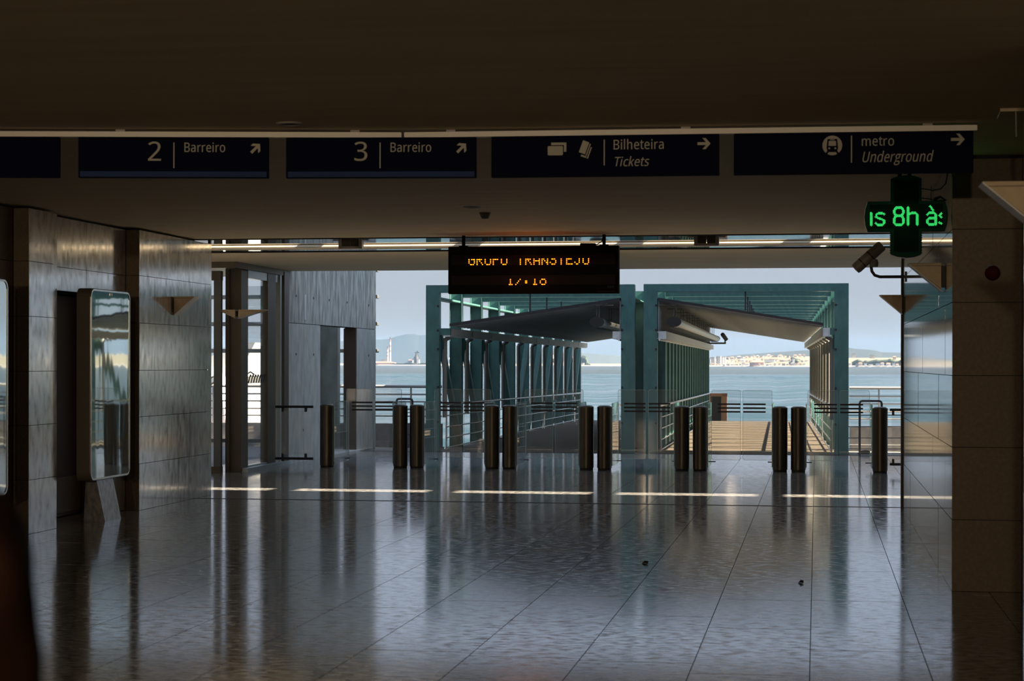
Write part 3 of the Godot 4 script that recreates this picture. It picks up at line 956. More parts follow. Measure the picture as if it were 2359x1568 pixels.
func totem(label: String, d0: float) -> void:
	var o := thing("display_totem", label, "display", P(-7.27, 0, d0 + 0.56))
	# local: x across (face towards +x), z along the wall
	var t := Transform3D(Basis(Vector3.UP, PI / 2), Vector3.ZERO)      # prism x -> -z, prism z -> +x
	var s := st()
	prism(s, rrect(-0.56, 0.44, 0.56, 2.385, 0.085), -0.075, 0.062, t)
	obj("housing", s, M.totem_shell, o)
	s = st()
	ring(s, rrect(-0.552, 0.448, 0.552, 2.377, 0.08), rrect(-0.535, 0.465, 0.535, 2.36, 0.065), 0.062, 0.076, t)
	obj("rim", s, M.totem_rim, o)
	s = st()
	prism(s, rrect(-0.535, 0.465, 0.535, 2.36, 0.065), 0.062, 0.070, t)
	obj("display_screen", s, M.totem_acrylic, o)
	s = st()
	bx(s, Vector3(0.066, 2.325, -0.012), Vector3(0.082, 2.350, 0.012))
	obj("lock", s, M.stainless, o)
	s = st()
	var b := [[-0.17, -0.01], [0.045, -0.01]]
	var lo := [Vector3(-0.18, 0, 0.0), Vector3(0.05, 0, 0.0), Vector3(0.05, 0, -0.46), Vector3(-0.18, 0, -0.46)]
	var hi := [Vector3(-0.12, 0.44, 0.10), Vector3(-0.005, 0.44, 0.10), Vector3(-0.005, 0.44, -0.36), Vector3(-0.12, 0.44, -0.36)]
	for v in [lo, hi]:
		for i in 4:
			v[i] += Vector3(0.0, 0.0, 0.10)
	for i in 4:
		var j := (i + 1) % 4
		quad(s, lo[i], lo[j], hi[j], hi[i])
	quad(s, lo[3], lo[2], lo[1], lo[0])
	quad(s, hi[0], hi[1], hi[2], hi[3])
	obj("foot", s, M.totem_foot, o)

func ceiling_fittings() -> void:
	for a in [[-3.25, 11.56, "recessed round downlight in the ceiling above the sign rail"], [-3.257, 17.98, "recessed round downlight in the ceiling before the amber display"]]:
		var o := thing("ceiling_downlight", a[2], "ceiling light", P(a[0], CEIL, a[1]), 0, "recessed ceiling downlights")
		var s := st()
		lathe(s, [Vector2(0.055, 0.0), Vector2(0.062, -0.010), Vector2(0.078, -0.010), Vector2(0.088, 0.0)], 24)
		obj("trim_ring", s, M.lamp_body, o)
		s = st()
		lathe(s, [Vector2(0.0, -0.003), Vector2(0.056, -0.003), Vector2(0.056, 0.0)], 20)
		obj("lens", s, M.lamp_cap, o)
	var o := thing("dome_camera", "small dark tapered dome camera under the ceiling", "camera", P(-3.255, CEIL, 18.7))
	var s := st()
	lathe(s, [Vector2(0.0, -0.058), Vector2(0.036, -0.058), Vector2(0.058, -0.006), Vector2(0.062, 0.0)], 20)
	obj("housing", s, M.camera_grey, o)
	s = st()
	lathe(s, [Vector2(0.0, -0.064), Vector2(0.030, -0.061), Vector2(0.036, -0.056)], 16)
	obj("lens_dome", s, M.camera_dark, o)
	for a in [[-5.56, 22.45, "left small louvred box in the skylight slit"], [-1.275, 22.45, "right small louvred box in the skylight slit"]]:
		o = thing("louvre_box", a[2], "box", P(a[0], 0, a[1]), 0, "louvred boxes in the skylight slit")
		s = st()
		ring(s, rrect(-0.145, 3.015, 0.145, 3.175, 0.004, 1), rrect(-0.105, 3.043, 0.105, 3.148, 0.004, 1), -0.1, 0.0)
		obj("frame", s, M.sconce_edge, o)
		for x in [-0.053, 0.053]:
			s = st()
			bx(s, Vector3(x - 0.05, 3.043, -0.06), Vector3(x + 0.05, 3.148, -0.02))
			obj("louvre_panel", s, M.frame_bronze, o)
		s = st()
		bx(s, Vector3(-0.22, 3.115, -0.06), Vector3(0.22, 3.128, -0.03))
		obj("bracket", s, M.sconce_edge, o)
	# bracket on the ceiling at the right
	o = thing("ceiling_bracket", "thin metal bracket with a drop rod under the ceiling at the right", "bracket", P(1.12, CEIL, 11.5))
	s = st()
	bx(s, Vector3(-0.06, -0.02, -0.01), Vector3(0.12, -0.002, 0.01))
	obj("bar", s, M.sconce_paint, o)
	s = st()
	tube(s, [Vector3(0.03, -0.02, 0), Vector3(0.032, -0.17, 0)], 0.004, 6)
	obj("drop_rod", s, M.lamp_body, o)
	s = st()
	tube(s, [Vector3(-0.06, -0.02, 0), Vector3(-0.078, -0.06, 0)], 0.003, 6)
	obj("clip", s, M.stainless, o)
	# red alarm on the shaded pier
	o = thing("alarm_bell", "round dark red alarm on the shaded stone pier", "alarm", P(1.244, 2.284, 14.05))
	s = st()
	lathe(s, [Vector2(0.0, 0.05), Vector2(0.03, 0.048), Vector2(0.05, 0.03), Vector2(0.055, 0.0)], 20, Transform3D(Basis(Vector3.RIGHT, PI / 2), Vector3.ZERO))
	obj("bell", s, M.button_red, o)
	s = st()
	bx(s, Vector3(-0.045, 0.03, 0.0), Vector3(0.0, 0.065, 0.02))
	obj("mount", s, M.camera_dark, o)
	# security camera on an arm from the polished wall
	o = thing("security_camera", "cylindrical security camera on a bent tube arm under the cross", "camera", P(0.962, 2.585, 21.25))
	s = st()
	tube(s, [Vector3(0, 0, 0), Vector3(-0.16, 0, 0), Vector3(-0.28, 0.0, 0), Vector3(-0.335, 0.018, 0), Vector3(-0.365, 0.06, 0), Vector3(-0.375, 0.12, 0)], 0.017, 10)
	obj("arm", s, M.camera_dark, o)
	s = st()
	bx(s, Vector3(-0.012, -0.055, -0.05), Vector3(0.0, 0.055, 0.05))
	obj("wall_flange", s, M.camera_dark, o)
	s = st()
	lathe(s, [Vector2(0, -0.045), Vector2(0.045, -0.04), Vector2(0.05, 0.0), Vector2(0.04, 0.04), Vector2(0.0, 0.05)], 14, Transform3D(Basis.IDENTITY, Vector3(-0.345, 0.15, 0)))
	obj("swivel", s, M.camera_grey, o)
	var ax := Transform3D(Basis(Vector3.BACK, deg_to_rad(-48)), Vector3(-0.40, 0.215, 0.0))
	s = st()
	lathe(s, [Vector2(0.0, -0.20), Vector2(0.055, -0.195), Vector2(0.062, -0.17), Vector2(0.062, 0.17), Vector2(0.055, 0.195), Vector2(0.0, 0.20)], 18, ax)
	obj("barrel", s, M.camera_grey, o)
	s = st()
	lathe(s, [Vector2(0.0635, -0.085), Vector2(0.0635, -0.10)], 18, ax)
	obj("band", s, M.camera_dark, o)
	s = st()
	lathe(s, [Vector2(0.0635, 0.035), Vector2(0.0635, 0.02)], 18, ax)
	obj("band", s, M.camera_dark, o)
	# warm spot lamps on the ceiling behind the camera, aimed along the hall
	for k in 3:
		var x: float = [-5.6, -2.8, -0.2][k]
		o = thing("ceiling_lamp", ["left", "middle", "right"][k] + " warm spot lamp on the ceiling behind the camera", "ceiling light", P(x, CEIL, -4.0), 0, "spot lamps behind the camera")
		s = st()
		lathe(s, [Vector2(0.0, -0.24), Vector2(0.03, -0.24), Vector2(0.03, 0.0)], 10)
		obj("lamp_stem", s, M.lamp_body, o)
		var aim := Transform3D(Basis(Vector3.RIGHT, -PI / 2), Vector3(0, -0.3, 0))
		s = st()
		lathe(s, [Vector2(0.09, 0.12), Vector2(0.1, 0.12), Vector2(0.1, -0.12), Vector2(0.0, -0.13)], 18, aim)
		obj("lamp_body", s, M.lamp_body, o)
		s = st()
		lathe(s, [Vector2(0.0, 0.105), Vector2(0.09, 0.105), Vector2(0.09, 0.1)], 18, aim)
		obj("lamp_lens", s, M.lamp_warm, o)
		var l := SpotLight3D.new()
		l.name = "lamp_light"
		l.transform = Transform3D(Basis.looking_at(Vector3(0.0, -0.02, -1.0), Vector3.UP), P(x, CEIL - 0.3, -3.85))
		l.light_color = lin(1.0, 0.76, 0.50)
		l.light_energy = LAMP
		l.light_size = 0.09
		l.spot_range = 80
		l.spot_angle = 24.0
		l.spot_angle_attenuation = 0.6
		l.shadow_enabled = true
		add_child(l, true)

# ---------------------------------------------------------------- ticket gates
func gates() -> void:
	var D := 29.25
	var xs := [-7.61, -6.43, -6.165, -4.975, -4.70, -3.50, -3.22, -2.03, -1.753, -0.545, -0.27, 0.946]
	var nth := ["first", "second", "third", "fourth", "fifth", "sixth", "seventh", "eighth", "ninth", "tenth", "eleventh", "twelfth"]
	var body := st()
	lathe(body, [Vector2(0.0, 0.99), Vector2(0.075, 0.99), Vector2(0.1, 0.978), Vector2(0.113, 0.962), Vector2(0.1135, 0.03), Vector2(0.108, 0.03)], 32)
	var body_m := body.commit()
	var baser := st()
	lathe(baser, [Vector2(0.104, 0.03), Vector2(0.104, 0.0)], 32)
	var base_m := baser.commit()
	var capr := st()
	lathe(capr, [Vector2(0.1142, 0.968), Vector2(0.1142, 0.958)], 32)
	var cap_m := capr.commit()
	for i in 12:
		var o := thing("gate_post", "brushed steel turnstile post, %s from the concrete wall side" % nth[i], "turnstile", P(xs[i], 0, D), 0, "turnstile posts with glass wings")
		obj("column", body_m, M.brushed_steel, o)
		obj("base_ring", base_m, M.black_rubber, o)
		obj("top_band", cap_m, M.frame_grey, o)
		var dir := 1.0 if i % 2 == 0 else -1.0
		var gap: float = absf(xs[i + 1] - xs[i]) if i % 2 == 0 else absf(xs[i] - xs[i - 1])
		var w0 := 0.135
		var w1 := gap / 2 - 0.017
		var lo := minf(dir * w0, dir * w1)
		var hi := maxf(dir * w0, dir * w1)
		var s := st()
		prism(s, rrect(lo, 0.135, hi, 1.225, 0.03, 3), -0.706, -0.694)
		var wing := obj("glass_wing", s, M.glass, o)
		s = st()
		ring(s, rrect(lo, 0.135, hi, 1.225, 0.03, 3), rrect(lo + 0.004, 0.139, hi - 0.004, 1.221, 0.027, 3), -0.7065, -0.6935)
		obj("polished_edge", s, M.glass_edge, wing)
		for y in [1.005, 0.945, 0.886]:
			s = st()
			var a := dir * (w0 + (w1 - w0) * 0.22)
			var b := dir * (w1 - 0.006)
			bx(s, Vector3(minf(a, b), y - 0.0125, -0.6935), Vector3(maxf(a, b), y + 0.0125, -0.6915))
			obj("stripe", s, M.stripe_decal, wing)
		# glass fin running back beside the post
		s = st()
		var f := rrect(0.0, 0.06, 0.95, 1.03, 0.05, 4)
		prism(s, f, -0.005, 0.005, Transform3D(Basis(Vector3.UP, PI / 2), Vector3(dir * 0.118, 0, 0.02)))
		var fin := obj("glass_fin", s, M.glass, o)
		s = st()
		ring(s, f, rrect(0.005, 0.065, 0.945, 1.025, 0.045, 4), -0.0055, 0.0055, Transform3D(Basis(Vector3.UP, PI / 2), Vector3(dir * 0.118, 0, 0.02)))
		obj("polished_edge", s, M.glass_edge, fin)
		s = st()
		bx(s, Vector3(dir * 0.12, 0.10, -0.72), Vector3(dir * 0.20, 0.115, -0.68))
		obj("hinge", s, M.dark_steel, o)
	# side barriers of tube and glass
	for a in [[-8.46, -7.845, "glass panel held between two dark tubes by the concrete wall"], [1.09, 2.3, "glass panel held between two dark tubes at the right end"]]:
		var o := thing("side_barrier", a[2], "barrier", P((a[0] + a[1]) / 2, 0, D + 0.03))
		var h: float = (a[1] - a[0]) / 2
		for y in [0.945, 0.127]:
			var s := st()
			tube(s, [Vector3(-h, y, 0), Vector3(h, y, 0)], 0.021, 10)
			obj("tube", s, M.dark_steel, o)
			for x in [-h + 0.12, h - 0.12] if h < 0.4 else [-h + 0.05, h - 0.2]:
				var yy: float = y + (-0.045 if y > 0.5 else 0.045)
				s = st()
				cbox(s, Vector3(x - 0.018, yy - 0.035, -0.018), Vector3(x + 0.018, yy + 0.035, 0.018), 0.006)
				obj("clamp", s, M.dark_steel, o)
		var s2 := st()
		bx(s2, Vector3(-h + 0.03, 0.19, -0.005), Vector3(h - 0.03, 0.885, 0.005))
		obj("glass_panel", s2, M.glass, o)
	# bent tube rails beyond the gates
	for a in [[-7.613, -7.316, -7.175, "bent dark tube rail between left gate posts and gangway"], [0.755, 1.137, 1.6, "bent dark tube rail beyond the rightmost gate post"]]:
		var o := thing("tube_rail", a[3], "railing", P(a[0], 0, 34.3))
		var w: float = a[1] - a[0]
		var s := st()
		tube(s, [Vector3(0, 0, 0), Vector3(0, 0.94, 0), Vector3(0.012, 0.97, 0), Vector3(0.04, 0.982, 0), Vector3(w - 0.04, 0.982, 0), Vector3(w - 0.012, 0.97, 0), Vector3(w, 0.94, 0), Vector3(w, 0.0, 0)], 0.02, 8)
		obj("hoop", s, M.dark_steel, o)
		for y in [0.735, 0.535, 0.335, 0.14]:
			s = st()
			tube(s, [Vector3(0 if a[0] < 0 else -0.2, y - 0.008, 0), Vector3(a[2] - a[0], y, 0)], 0.008, 6)
			obj("rail", s, M.dark_steel, o)
		s = st()
		tube(s, [Vector3(a[2] - a[0], 0, 0), Vector3(a[2] - a[0], 0.75, 0)], 0.011, 6)
		obj("end_post", s, M.dark_steel, o)

# ---------------------------------------------------------------- gangways
func gangway(label: String, xc: float, half: float, high_left: bool, clad_side: int) -> Node3D:
	var o := thing("gangway", label, "gangway", P(xc, 0, 34.9), deg_to_rad(1.1), "covered boarding gangways")
	var L := 25.5
	var step := 2.55
	var n := 10
	var pw := 0.25
	var s: SurfaceTool
	var fall := 0.16 / 25.0
	# posts and cross beams: z = -D offset
	var postm: Mesh
	s = st()
	cbox(s, Vector3(0, -0.3, -0.1), Vector3(pw, 3.085, 0.1), 0.008)
	postm = s.commit()
	s = st()
	bx(s, Vector3(0, -0.6, -0.012), Vector3(pw, 3.06, 0.012))
	bx(s, Vector3(0, -0.6, -0.075), Vector3(0.014, 3.06, 0.075))
	bx(s, Vector3(pw - 0.014, -0.6, -0.075), Vector3(pw, 3.06, 0.075))
	var ibeam := s.commit()
	s = st()
	bx(s, Vector3(-half, 2.94, -0.012), Vector3(half, 3.08, 0.012))
	bx(s, Vector3(-half, 2.94, -0.07), Vector3(half, 2.952, 0.07))
	bx(s, Vector3(-half, 3.068, -0.07), Vector3(half, 3.08, 0.07))
	var crossm := s.commit()
	s = st()
	cbox(s, Vector3(-half, 2.945, -0.1), Vector3(half, 3.085, 0.1), 0.006)
	var front_beam := s.commit()
	for k in n + 1:
		var z := -step * k
		for side in [-1, 1]:
			if side == clad_side and k > 0 and k < n:
				pass
			var p := obj("portal_post" if k == 0 else "side_post", postm if k == 0 else ibeam, M.teal_paint, o)
			p.position = Vector3(-half - pw if side < 0 else half, 0, z)
		var b := obj("cross_beam", front_beam if k == 0 else crossm, M.teal_paint, o)
		b.position.z = z
	# top plates along both sides
	for side in [-1, 1]:
		s = st()
		var x0: float = -half - pw if side < 0 else half + 0.03
		bx(s, Vector3(x0, 2.832, -L), Vector3(x0 + pw - 0.03, 2.846, 0))
		bx(s, Vector3(x0 if side > 0 else x0 + pw - 0.045, 2.832, -L), Vector3(x0 + 0.015 if side > 0 else x0 + pw - 0.03, 2.872, 0))
		obj("edge_plate", s, M.teal_paint, o)
	# roof: single pitch; u runs from the low side (0) to the high side (1)
	var lowx := half - 0.20 if high_left else -half + 0.20
	var highx := -half + 0.02 if high_left else half - 0.02
	var ylow := 2.325
	var yhigh := 2.79
	s = st()
	var zc := 0.12
	while zc > -L:
		# ribbed sheet, ribs run across
		for q in [[0.0, 0.0, 0.07], [0.018, 0.085, 0.085], [0.0, 0.10, 0.17]]:
			pass
		var z0 := zc
		var za := zc - 0.33
		var zb := zc - 0.335
		var zd := zc - 0.415
		var ze := zc - 0.42
		var prof := [[z0, 0.0], [za, 0.0], [zb, -0.012], [zd, -0.012], [ze, 0.0]]
		for i in prof.size() - 1:
			var a0 := Vector3(lowx, ylow + prof[i][1], prof[i][0])
			var a1 := Vector3(highx, yhigh + prof[i][1], prof[i][0])
			var b0 := Vector3(lowx, ylow + prof[i + 1][1], prof[i + 1][0])
			var b1 := Vector3(highx, yhigh + prof[i + 1][1], prof[i + 1][0])
			if high_left:
				quad(s, a0, a1, b1, b0)
			else:
				quad(s, a1, a0, b0, b1)
		zc -= 0.42
	obj("roof_sheet", s, M.roof_sheet, o)
	s = st()
	var tq := [Vector3(lowx, ylow + 0.035, 0.13), Vector3(highx, yhigh + 0.035, 0.13), Vector3(highx, yhigh + 0.035, -L), Vector3(lowx, ylow + 0.035, -L)]
	for f in [[0.0, 0.012]]:
		var up := Vector3(0, f[1], 0)
		quad(s, tq[0] + up, tq[1] + up, tq[2] + up, tq[3] + up)
		quad(s, tq[3], tq[2], tq[1], tq[0])
		for i in 4:
			var j := (i + 1) % 4
			quad(s, tq[i], tq[j], tq[j] + up, tq[i] + up)
	obj("roof_top", s, M.dark_steel, o)
	s = st()
	var e0 := Vector3(lowx, ylow - 0.002, 0.125)
	var e1 := Vector3(highx, yhigh - 0.002, 0.125)
	for q in [[e0, e1]]:
		var up := Vector3(0, 0.045, 0)
		var bk := Vector3(0, 0, 0.012)
		quad(s, e0 + bk, e1 + bk, e1 + bk + up, e0 + bk + up)
		quad(s, e1, e0, e0 + up, e1 + up)
		quad(s, e0 + up, e0 + bk + up, e1 + bk + up, e1 + up)
		quad(s, e0, e1, e1 + bk, e0 + bk)
	obj("roof_edge", s, M.dark_steel, o)
	# gutter panels on the low side, ribbed wall and trunking on the high side
	var sgn := 1.0 if high_left else -1.0
	for k in n:
		var z1 := -step * k - (0.0 if k else -0.05)
		var z2 := -step * (k + 1) + 0.008
		var g0 := lowx - 0.005
		piece("gutter_panel", Vector3(minf(g0, g0 + 0.13 * sgn), 2.13, z2), Vector3(maxf(g0, g0 + 0.13 * sgn), 2.285, z1), M.gutter_metal, o)
		var h0 := highx - 0.02 * sgn
		piece("trunking_panel", Vector3(minf(h0, h0 + 0.16 * sgn), 2.085, z2), Vector3(maxf(h0, h0 + 0.16 * sgn), 2.225, z1), M.gutter_metal, o)
	s = st()
	var zz := 0.05
	while zz > -L:
		bx(s, Vector3(highx - 0.01, 2.22, zz - 0.15), Vector3(highx + 0.01, yhigh, zz))
		bx(s, Vector3(highx + 0.01 * sgn, 2.22, zz - 0.19), Vector3(highx + 0.022 * sgn, yhigh, zz - 0.15))
		zz -= 0.20
	obj("ribbed_fascia", s, M.roof_sheet, o)
	s = st()
	tube(s, [Vector3(highx + 0.02 * sgn, 2.07, 0.1), Vector3(highx + 0.02 * sgn, 2.07, -L)], 0.02, 6)
	obj("conduit", s, M.gutter_metal, o)
	# stubs and downpipes on the low side, braces
	var wx := half if high_left else -half
	for k in n + 1:
		var z := -step * k
		s = st()
		bx(s, Vector3(minf(wx, lowx + 0.12 * sgn), 2.16, z - 0.06), Vector3(maxf(wx, lowx), 2.285, z + 0.06))
		obj("roof_stub", s, M.teal_paint, o)
		var hx := -half if high_left else half
		s = st()
		bx(s, Vector3(minf(hx, highx), 2.10, z - 0.05), Vector3(maxf(hx, highx), 2.20, z + 0.05))
		obj("roof_stub", s, M.teal_paint, o)
		if k < n:
			s = st()
			var px := wx - 0.03 * sgn
			tube(s, [Vector3(lowx + 0.06 * sgn, 2.14, z - 0.35), Vector3(px - 0.06 * sgn, 2.11, z - 0.35), Vector3(px - 0.015 * sgn, 2.085, z - 0.35), Vector3(px, 2.04, z - 0.35), Vector3(px, 0.62, z - 0.35)], 0.045, 10)
			obj("downpipe", s, M.pipe_grey, o)
		# hangers from the beam to the roof
		s = st()
		var rx := 0.0
		var ry := (ylow + yhigh) / 2 + 0.04
		bx(s, Vector3(rx - 0.014, ry, z - 0.014), Vector3(rx + 0.014, 2.95, z + 0.014))
		obj("roof_hanger", s, M.dark_steel, o)
		if k < n:
			for side in [-1, 1]:
				if side == clad_side:
					continue
				var bxx: float = -half - 0.03 if side < 0 else half + 0.03
				s = st()
				var p0 := Vector3(bxx, 2.2, z - 0.08) if k < 4 else Vector3(bxx, 0.0, z - 0.08)
				var p1 := Vector3(bxx, 0.0, z - step + 0.08) if k < 4 else Vector3(bxx, 2.2, z - step + 0.08)
				var dr := (p1 - p0).normalized()
				var tb := Transform3D(Basis(Vector3.RIGHT, dr, Vector3.RIGHT.cross(dr)), p0)
				bx(s, Vector3(-0.05, 0, -0.06), Vector3(0.05, p0.distance_to(p1), 0.06), tb)
				obj("brace", s, M.teal_paint, o)
	# cladding on the closed side
	if clad_side != 0:
		var cx := -half + 0.005 if clad_side < 0 else half - 0.005
		var z1 := -1.55
		while z1 > -L + 0.3:
			var z2 := z1 - 1.26
			piece("cladding_sheet", Vector3(cx - 0.012, 0.06, z2), Vector3(cx + 0.012, 2.08, z1), M.teal_paint, o)
			piece("cladding_rib", Vector3(cx + 0.012, 0.06, z1 - 0.02), Vector3(cx + 0.05, 2.08, z1), M.teal_paint, o)
			z1 = z2 - 0.012
	# deck
	var z := -0.06
	var i := 0
	while z > -L - 0.05:
		var y := fall * z
		piece("deck_plank", Vector3(-half - 0.1, y - 0.05, z - (0.155 if i % 7 == 6 else 0.192)), Vector3(half + 0.1, y, z), M.deck_wood if rng.randf() < 0.6 else M.deck_wood_pale, o)
		i += 1
		z -= 0.2
	s = st()
	bx(s, Vector3(-half - 0.1, -0.5, -L), Vector3(half + 0.1, -0.24, 0))
	obj("deck_frame", s, M.teal_paint, o)
	# handrails
	for side in [-1, 1]:
		var hx: float = (half - 0.05) * side
		for r in [[0.865, 0.024], [0.65, 0.012], [0.44, 0.012], [0.235, 0.012], [0.05, 0.014]]:
			s = st()
			tube(s, [Vector3(hx, r[0], -0.45), Vector3(hx, r[0] + fall * -L * 0.95, -L + 0.6)], r[1], 8)
			obj("handrail" if r[0] > 0.8 else "guard_rail", s, M.stainless, o)
		for k in range(0, n, 3):
			var zp := -0.5 - step * k
			s = st()
			tube(s, [Vector3(hx + 0.015 * side, fall * zp, zp), Vector3(hx + 0.015 * side, 0.865 + fall * zp, zp)], 0.016, 8)
			obj("rail_post", s, M.stainless, o)
		s = st()
		bx(s, Vector3(hx - 0.02, fall * -L, -L + 0.58), Vector3(hx + 0.02, 0.86 + fall * -L, -L + 0.62))
		obj("rail_post", s, M.stainless, o)
	# bolts on the portal
	s = st()
	for sx in [-half - 0.02, half + 0.02]:
		for y in [0.55, 1.2, 1.9, 2.25, 2.7]:
			lathe(s, [Vector2(0, 0.02), Vector2(0.02, 0.018), Vector2(0.022, 0.0)], 8, Transform3D(Basis(Vector3.RIGHT, PI / 2), Vector3(sx, y, 0.1)))
	obj("bolts", s, M.dark_steel, o).set_meta("kind", "stuff")
	return o

func gangways() -> void:
	gangway("left teal steel covered gangway with sloping roof over a shaded deck", -5.225, 1.69, false, 0)
	gangway("right teal steel covered gangway with sunlit timber deck", -1.275, 1.593, true, -1)
	# tube luminaires hanging inside
	for a in [[-2.56, "long tube lamp hanging inside the right gangway", 1.0], [-3.97, "long tube lamp hanging inside the left gangway", -1.0]]:
		var o := thing("tube_lamp", a[1], "lamp", P(a[0], 2.395, 34.75), deg_to_rad(1.1), "long tube lamps in the gangways")
		var prof := PackedVector2Array()
		for k in 20:
			prof.append(Vector2(0.135 * cos(TAU * k / 20), 0.093 * sin(TAU * k / 20)))
		var s := st()
		var body := PackedVector2Array()
		for v in prof:
			body.append(v * 0.92)
		prism(s, body, -23.0, -0.03)
		obj("tube_body", s, M.lamp_white, o)
		s = st()
		prism(s, prof, -0.03, 0.05)
		obj("end_cap", s, M.lamp_cap, o)
		s = st()
		prism(s, prof, -23.06, -23.0)
		obj("end_cap", s, M.lamp_cap, o)
		s = st()
		for k in 5:
			bx(s, Vector3(-0.09 + 0.04 * k, -0.108, -22.9), Vector3(-0.082 + 0.04 * k, -0.100, -0.05))
		for k in 46:
			bx(s, Vector3(-0.1, -0.106, -0.4 - 0.49 * k), Vector3(0.1, -0.1, -0.39 - 0.49 * k))
		obj("wire_guard", s, M.frame_grey, o)
		for k in 9:
			s = st()
			var zz := -0.1 - 2.55 * k
			bx(s, Vector3(-0.015, 0.08, zz - 0.006), Vector3(-0.003, 0.30, zz + 0.006))
			bx(s, Vector3(0.03, 0.08, zz - 0.006), Vector3(0.042, 0.30, zz + 0.006))
			bx(s, Vector3(-0.30 if a[2] > 0 else -0.02, 0.30, zz - 0.05), Vector3(0.02 if a[2] > 0 else 0.30, 0.315, zz + 0.05))
			obj("hanger_strap", s, M.frame_bronze, o)
		s = st()
		tube(s, [Vector3(0.0, 0.08, 0.02), Vector3(0.035 * a[2], 0.16, 0.02), Vector3(0.02 * a[2], 0.24, 0.02), Vector3(-0.06 * a[2], 0.30, 0.0), Vector3(-0.2 * a[2], 0.335, 0.0)], 0.008, 6)
		obj("power_cable", s, M.cable_black, o)
	# camera at the far end of the right gangway
	var o := thing("security_camera", "small security camera on a straight arm at the far end of the right gangway", "camera", P(-3.18, 2.26, 58.2))
	var s := st()
	tube(s, [Vector3(-0.1, 0, 0), Vector3(0.47, 0.0, 0)], 0.025, 8)
	tube(s, [Vector3(0.44, 0, 0), Vector3(0.44, 0.1, 0)], 0.02, 8)
	obj("arm", s, M.camera_dark, o)
	s = st()
	lathe(s, [Vector2(0, -0.13), Vector2(0.06, -0.12), Vector2(0.065, 0.10), Vector2(0.05, 0.14), Vector2(0, 0.14)], 14, Transform3D(Basis(Vector3.BACK, deg_to_rad(35)) * Basis(Vector3.RIGHT, 0.5), Vector3(0.42, 0.19, 0)))
	obj("barrel", s, M.camera_dark, o)
	# rusty gate frame on the pontoon
	o = thing("pontoon_gate", "rusty steel gate frame standing at the far end of the right gangway", "gate", P(-3.1, -1.6, 61.0))
	s = st()
	bx(s, Vector3(-0.32, 0, -0.1), Vector3(0.30, 2.30, -0.06))
	obj("back_panel", s, M.dark_steel, o)
	s = st()
	bx(s, Vector3(-0.32, 0, -0.06), Vector3(-0.22, 2.30, 0.06))
	bx(s, Vector3(0.14, 0, -0.06), Vector3(0.30, 2.30, 0.06))
	bx(s, Vector3(-0.32, 2.20, -0.06), Vector3(0.30, 2.30, 0.06))
	obj("frame", s, M.rust, o)
	s = st()
	bx(s, Vector3(0.11, 0, 0.0), Vector3(0.15, 2.18, 0.05))
	obj("door_edge", s, M.house_pink, o)
	# floating pontoon the gangways lead to
	o = thing("pontoon", "low steel landing pontoon beyond the gangways", "pontoon", P(-4, 0, 64.5))
	s = st()
	cbox(s, Vector3(-9, -3.9, -3.6), Vector3(7, -1.6, 3.6), 0.1)
	obj("hull", s, M.quay_concrete, o)

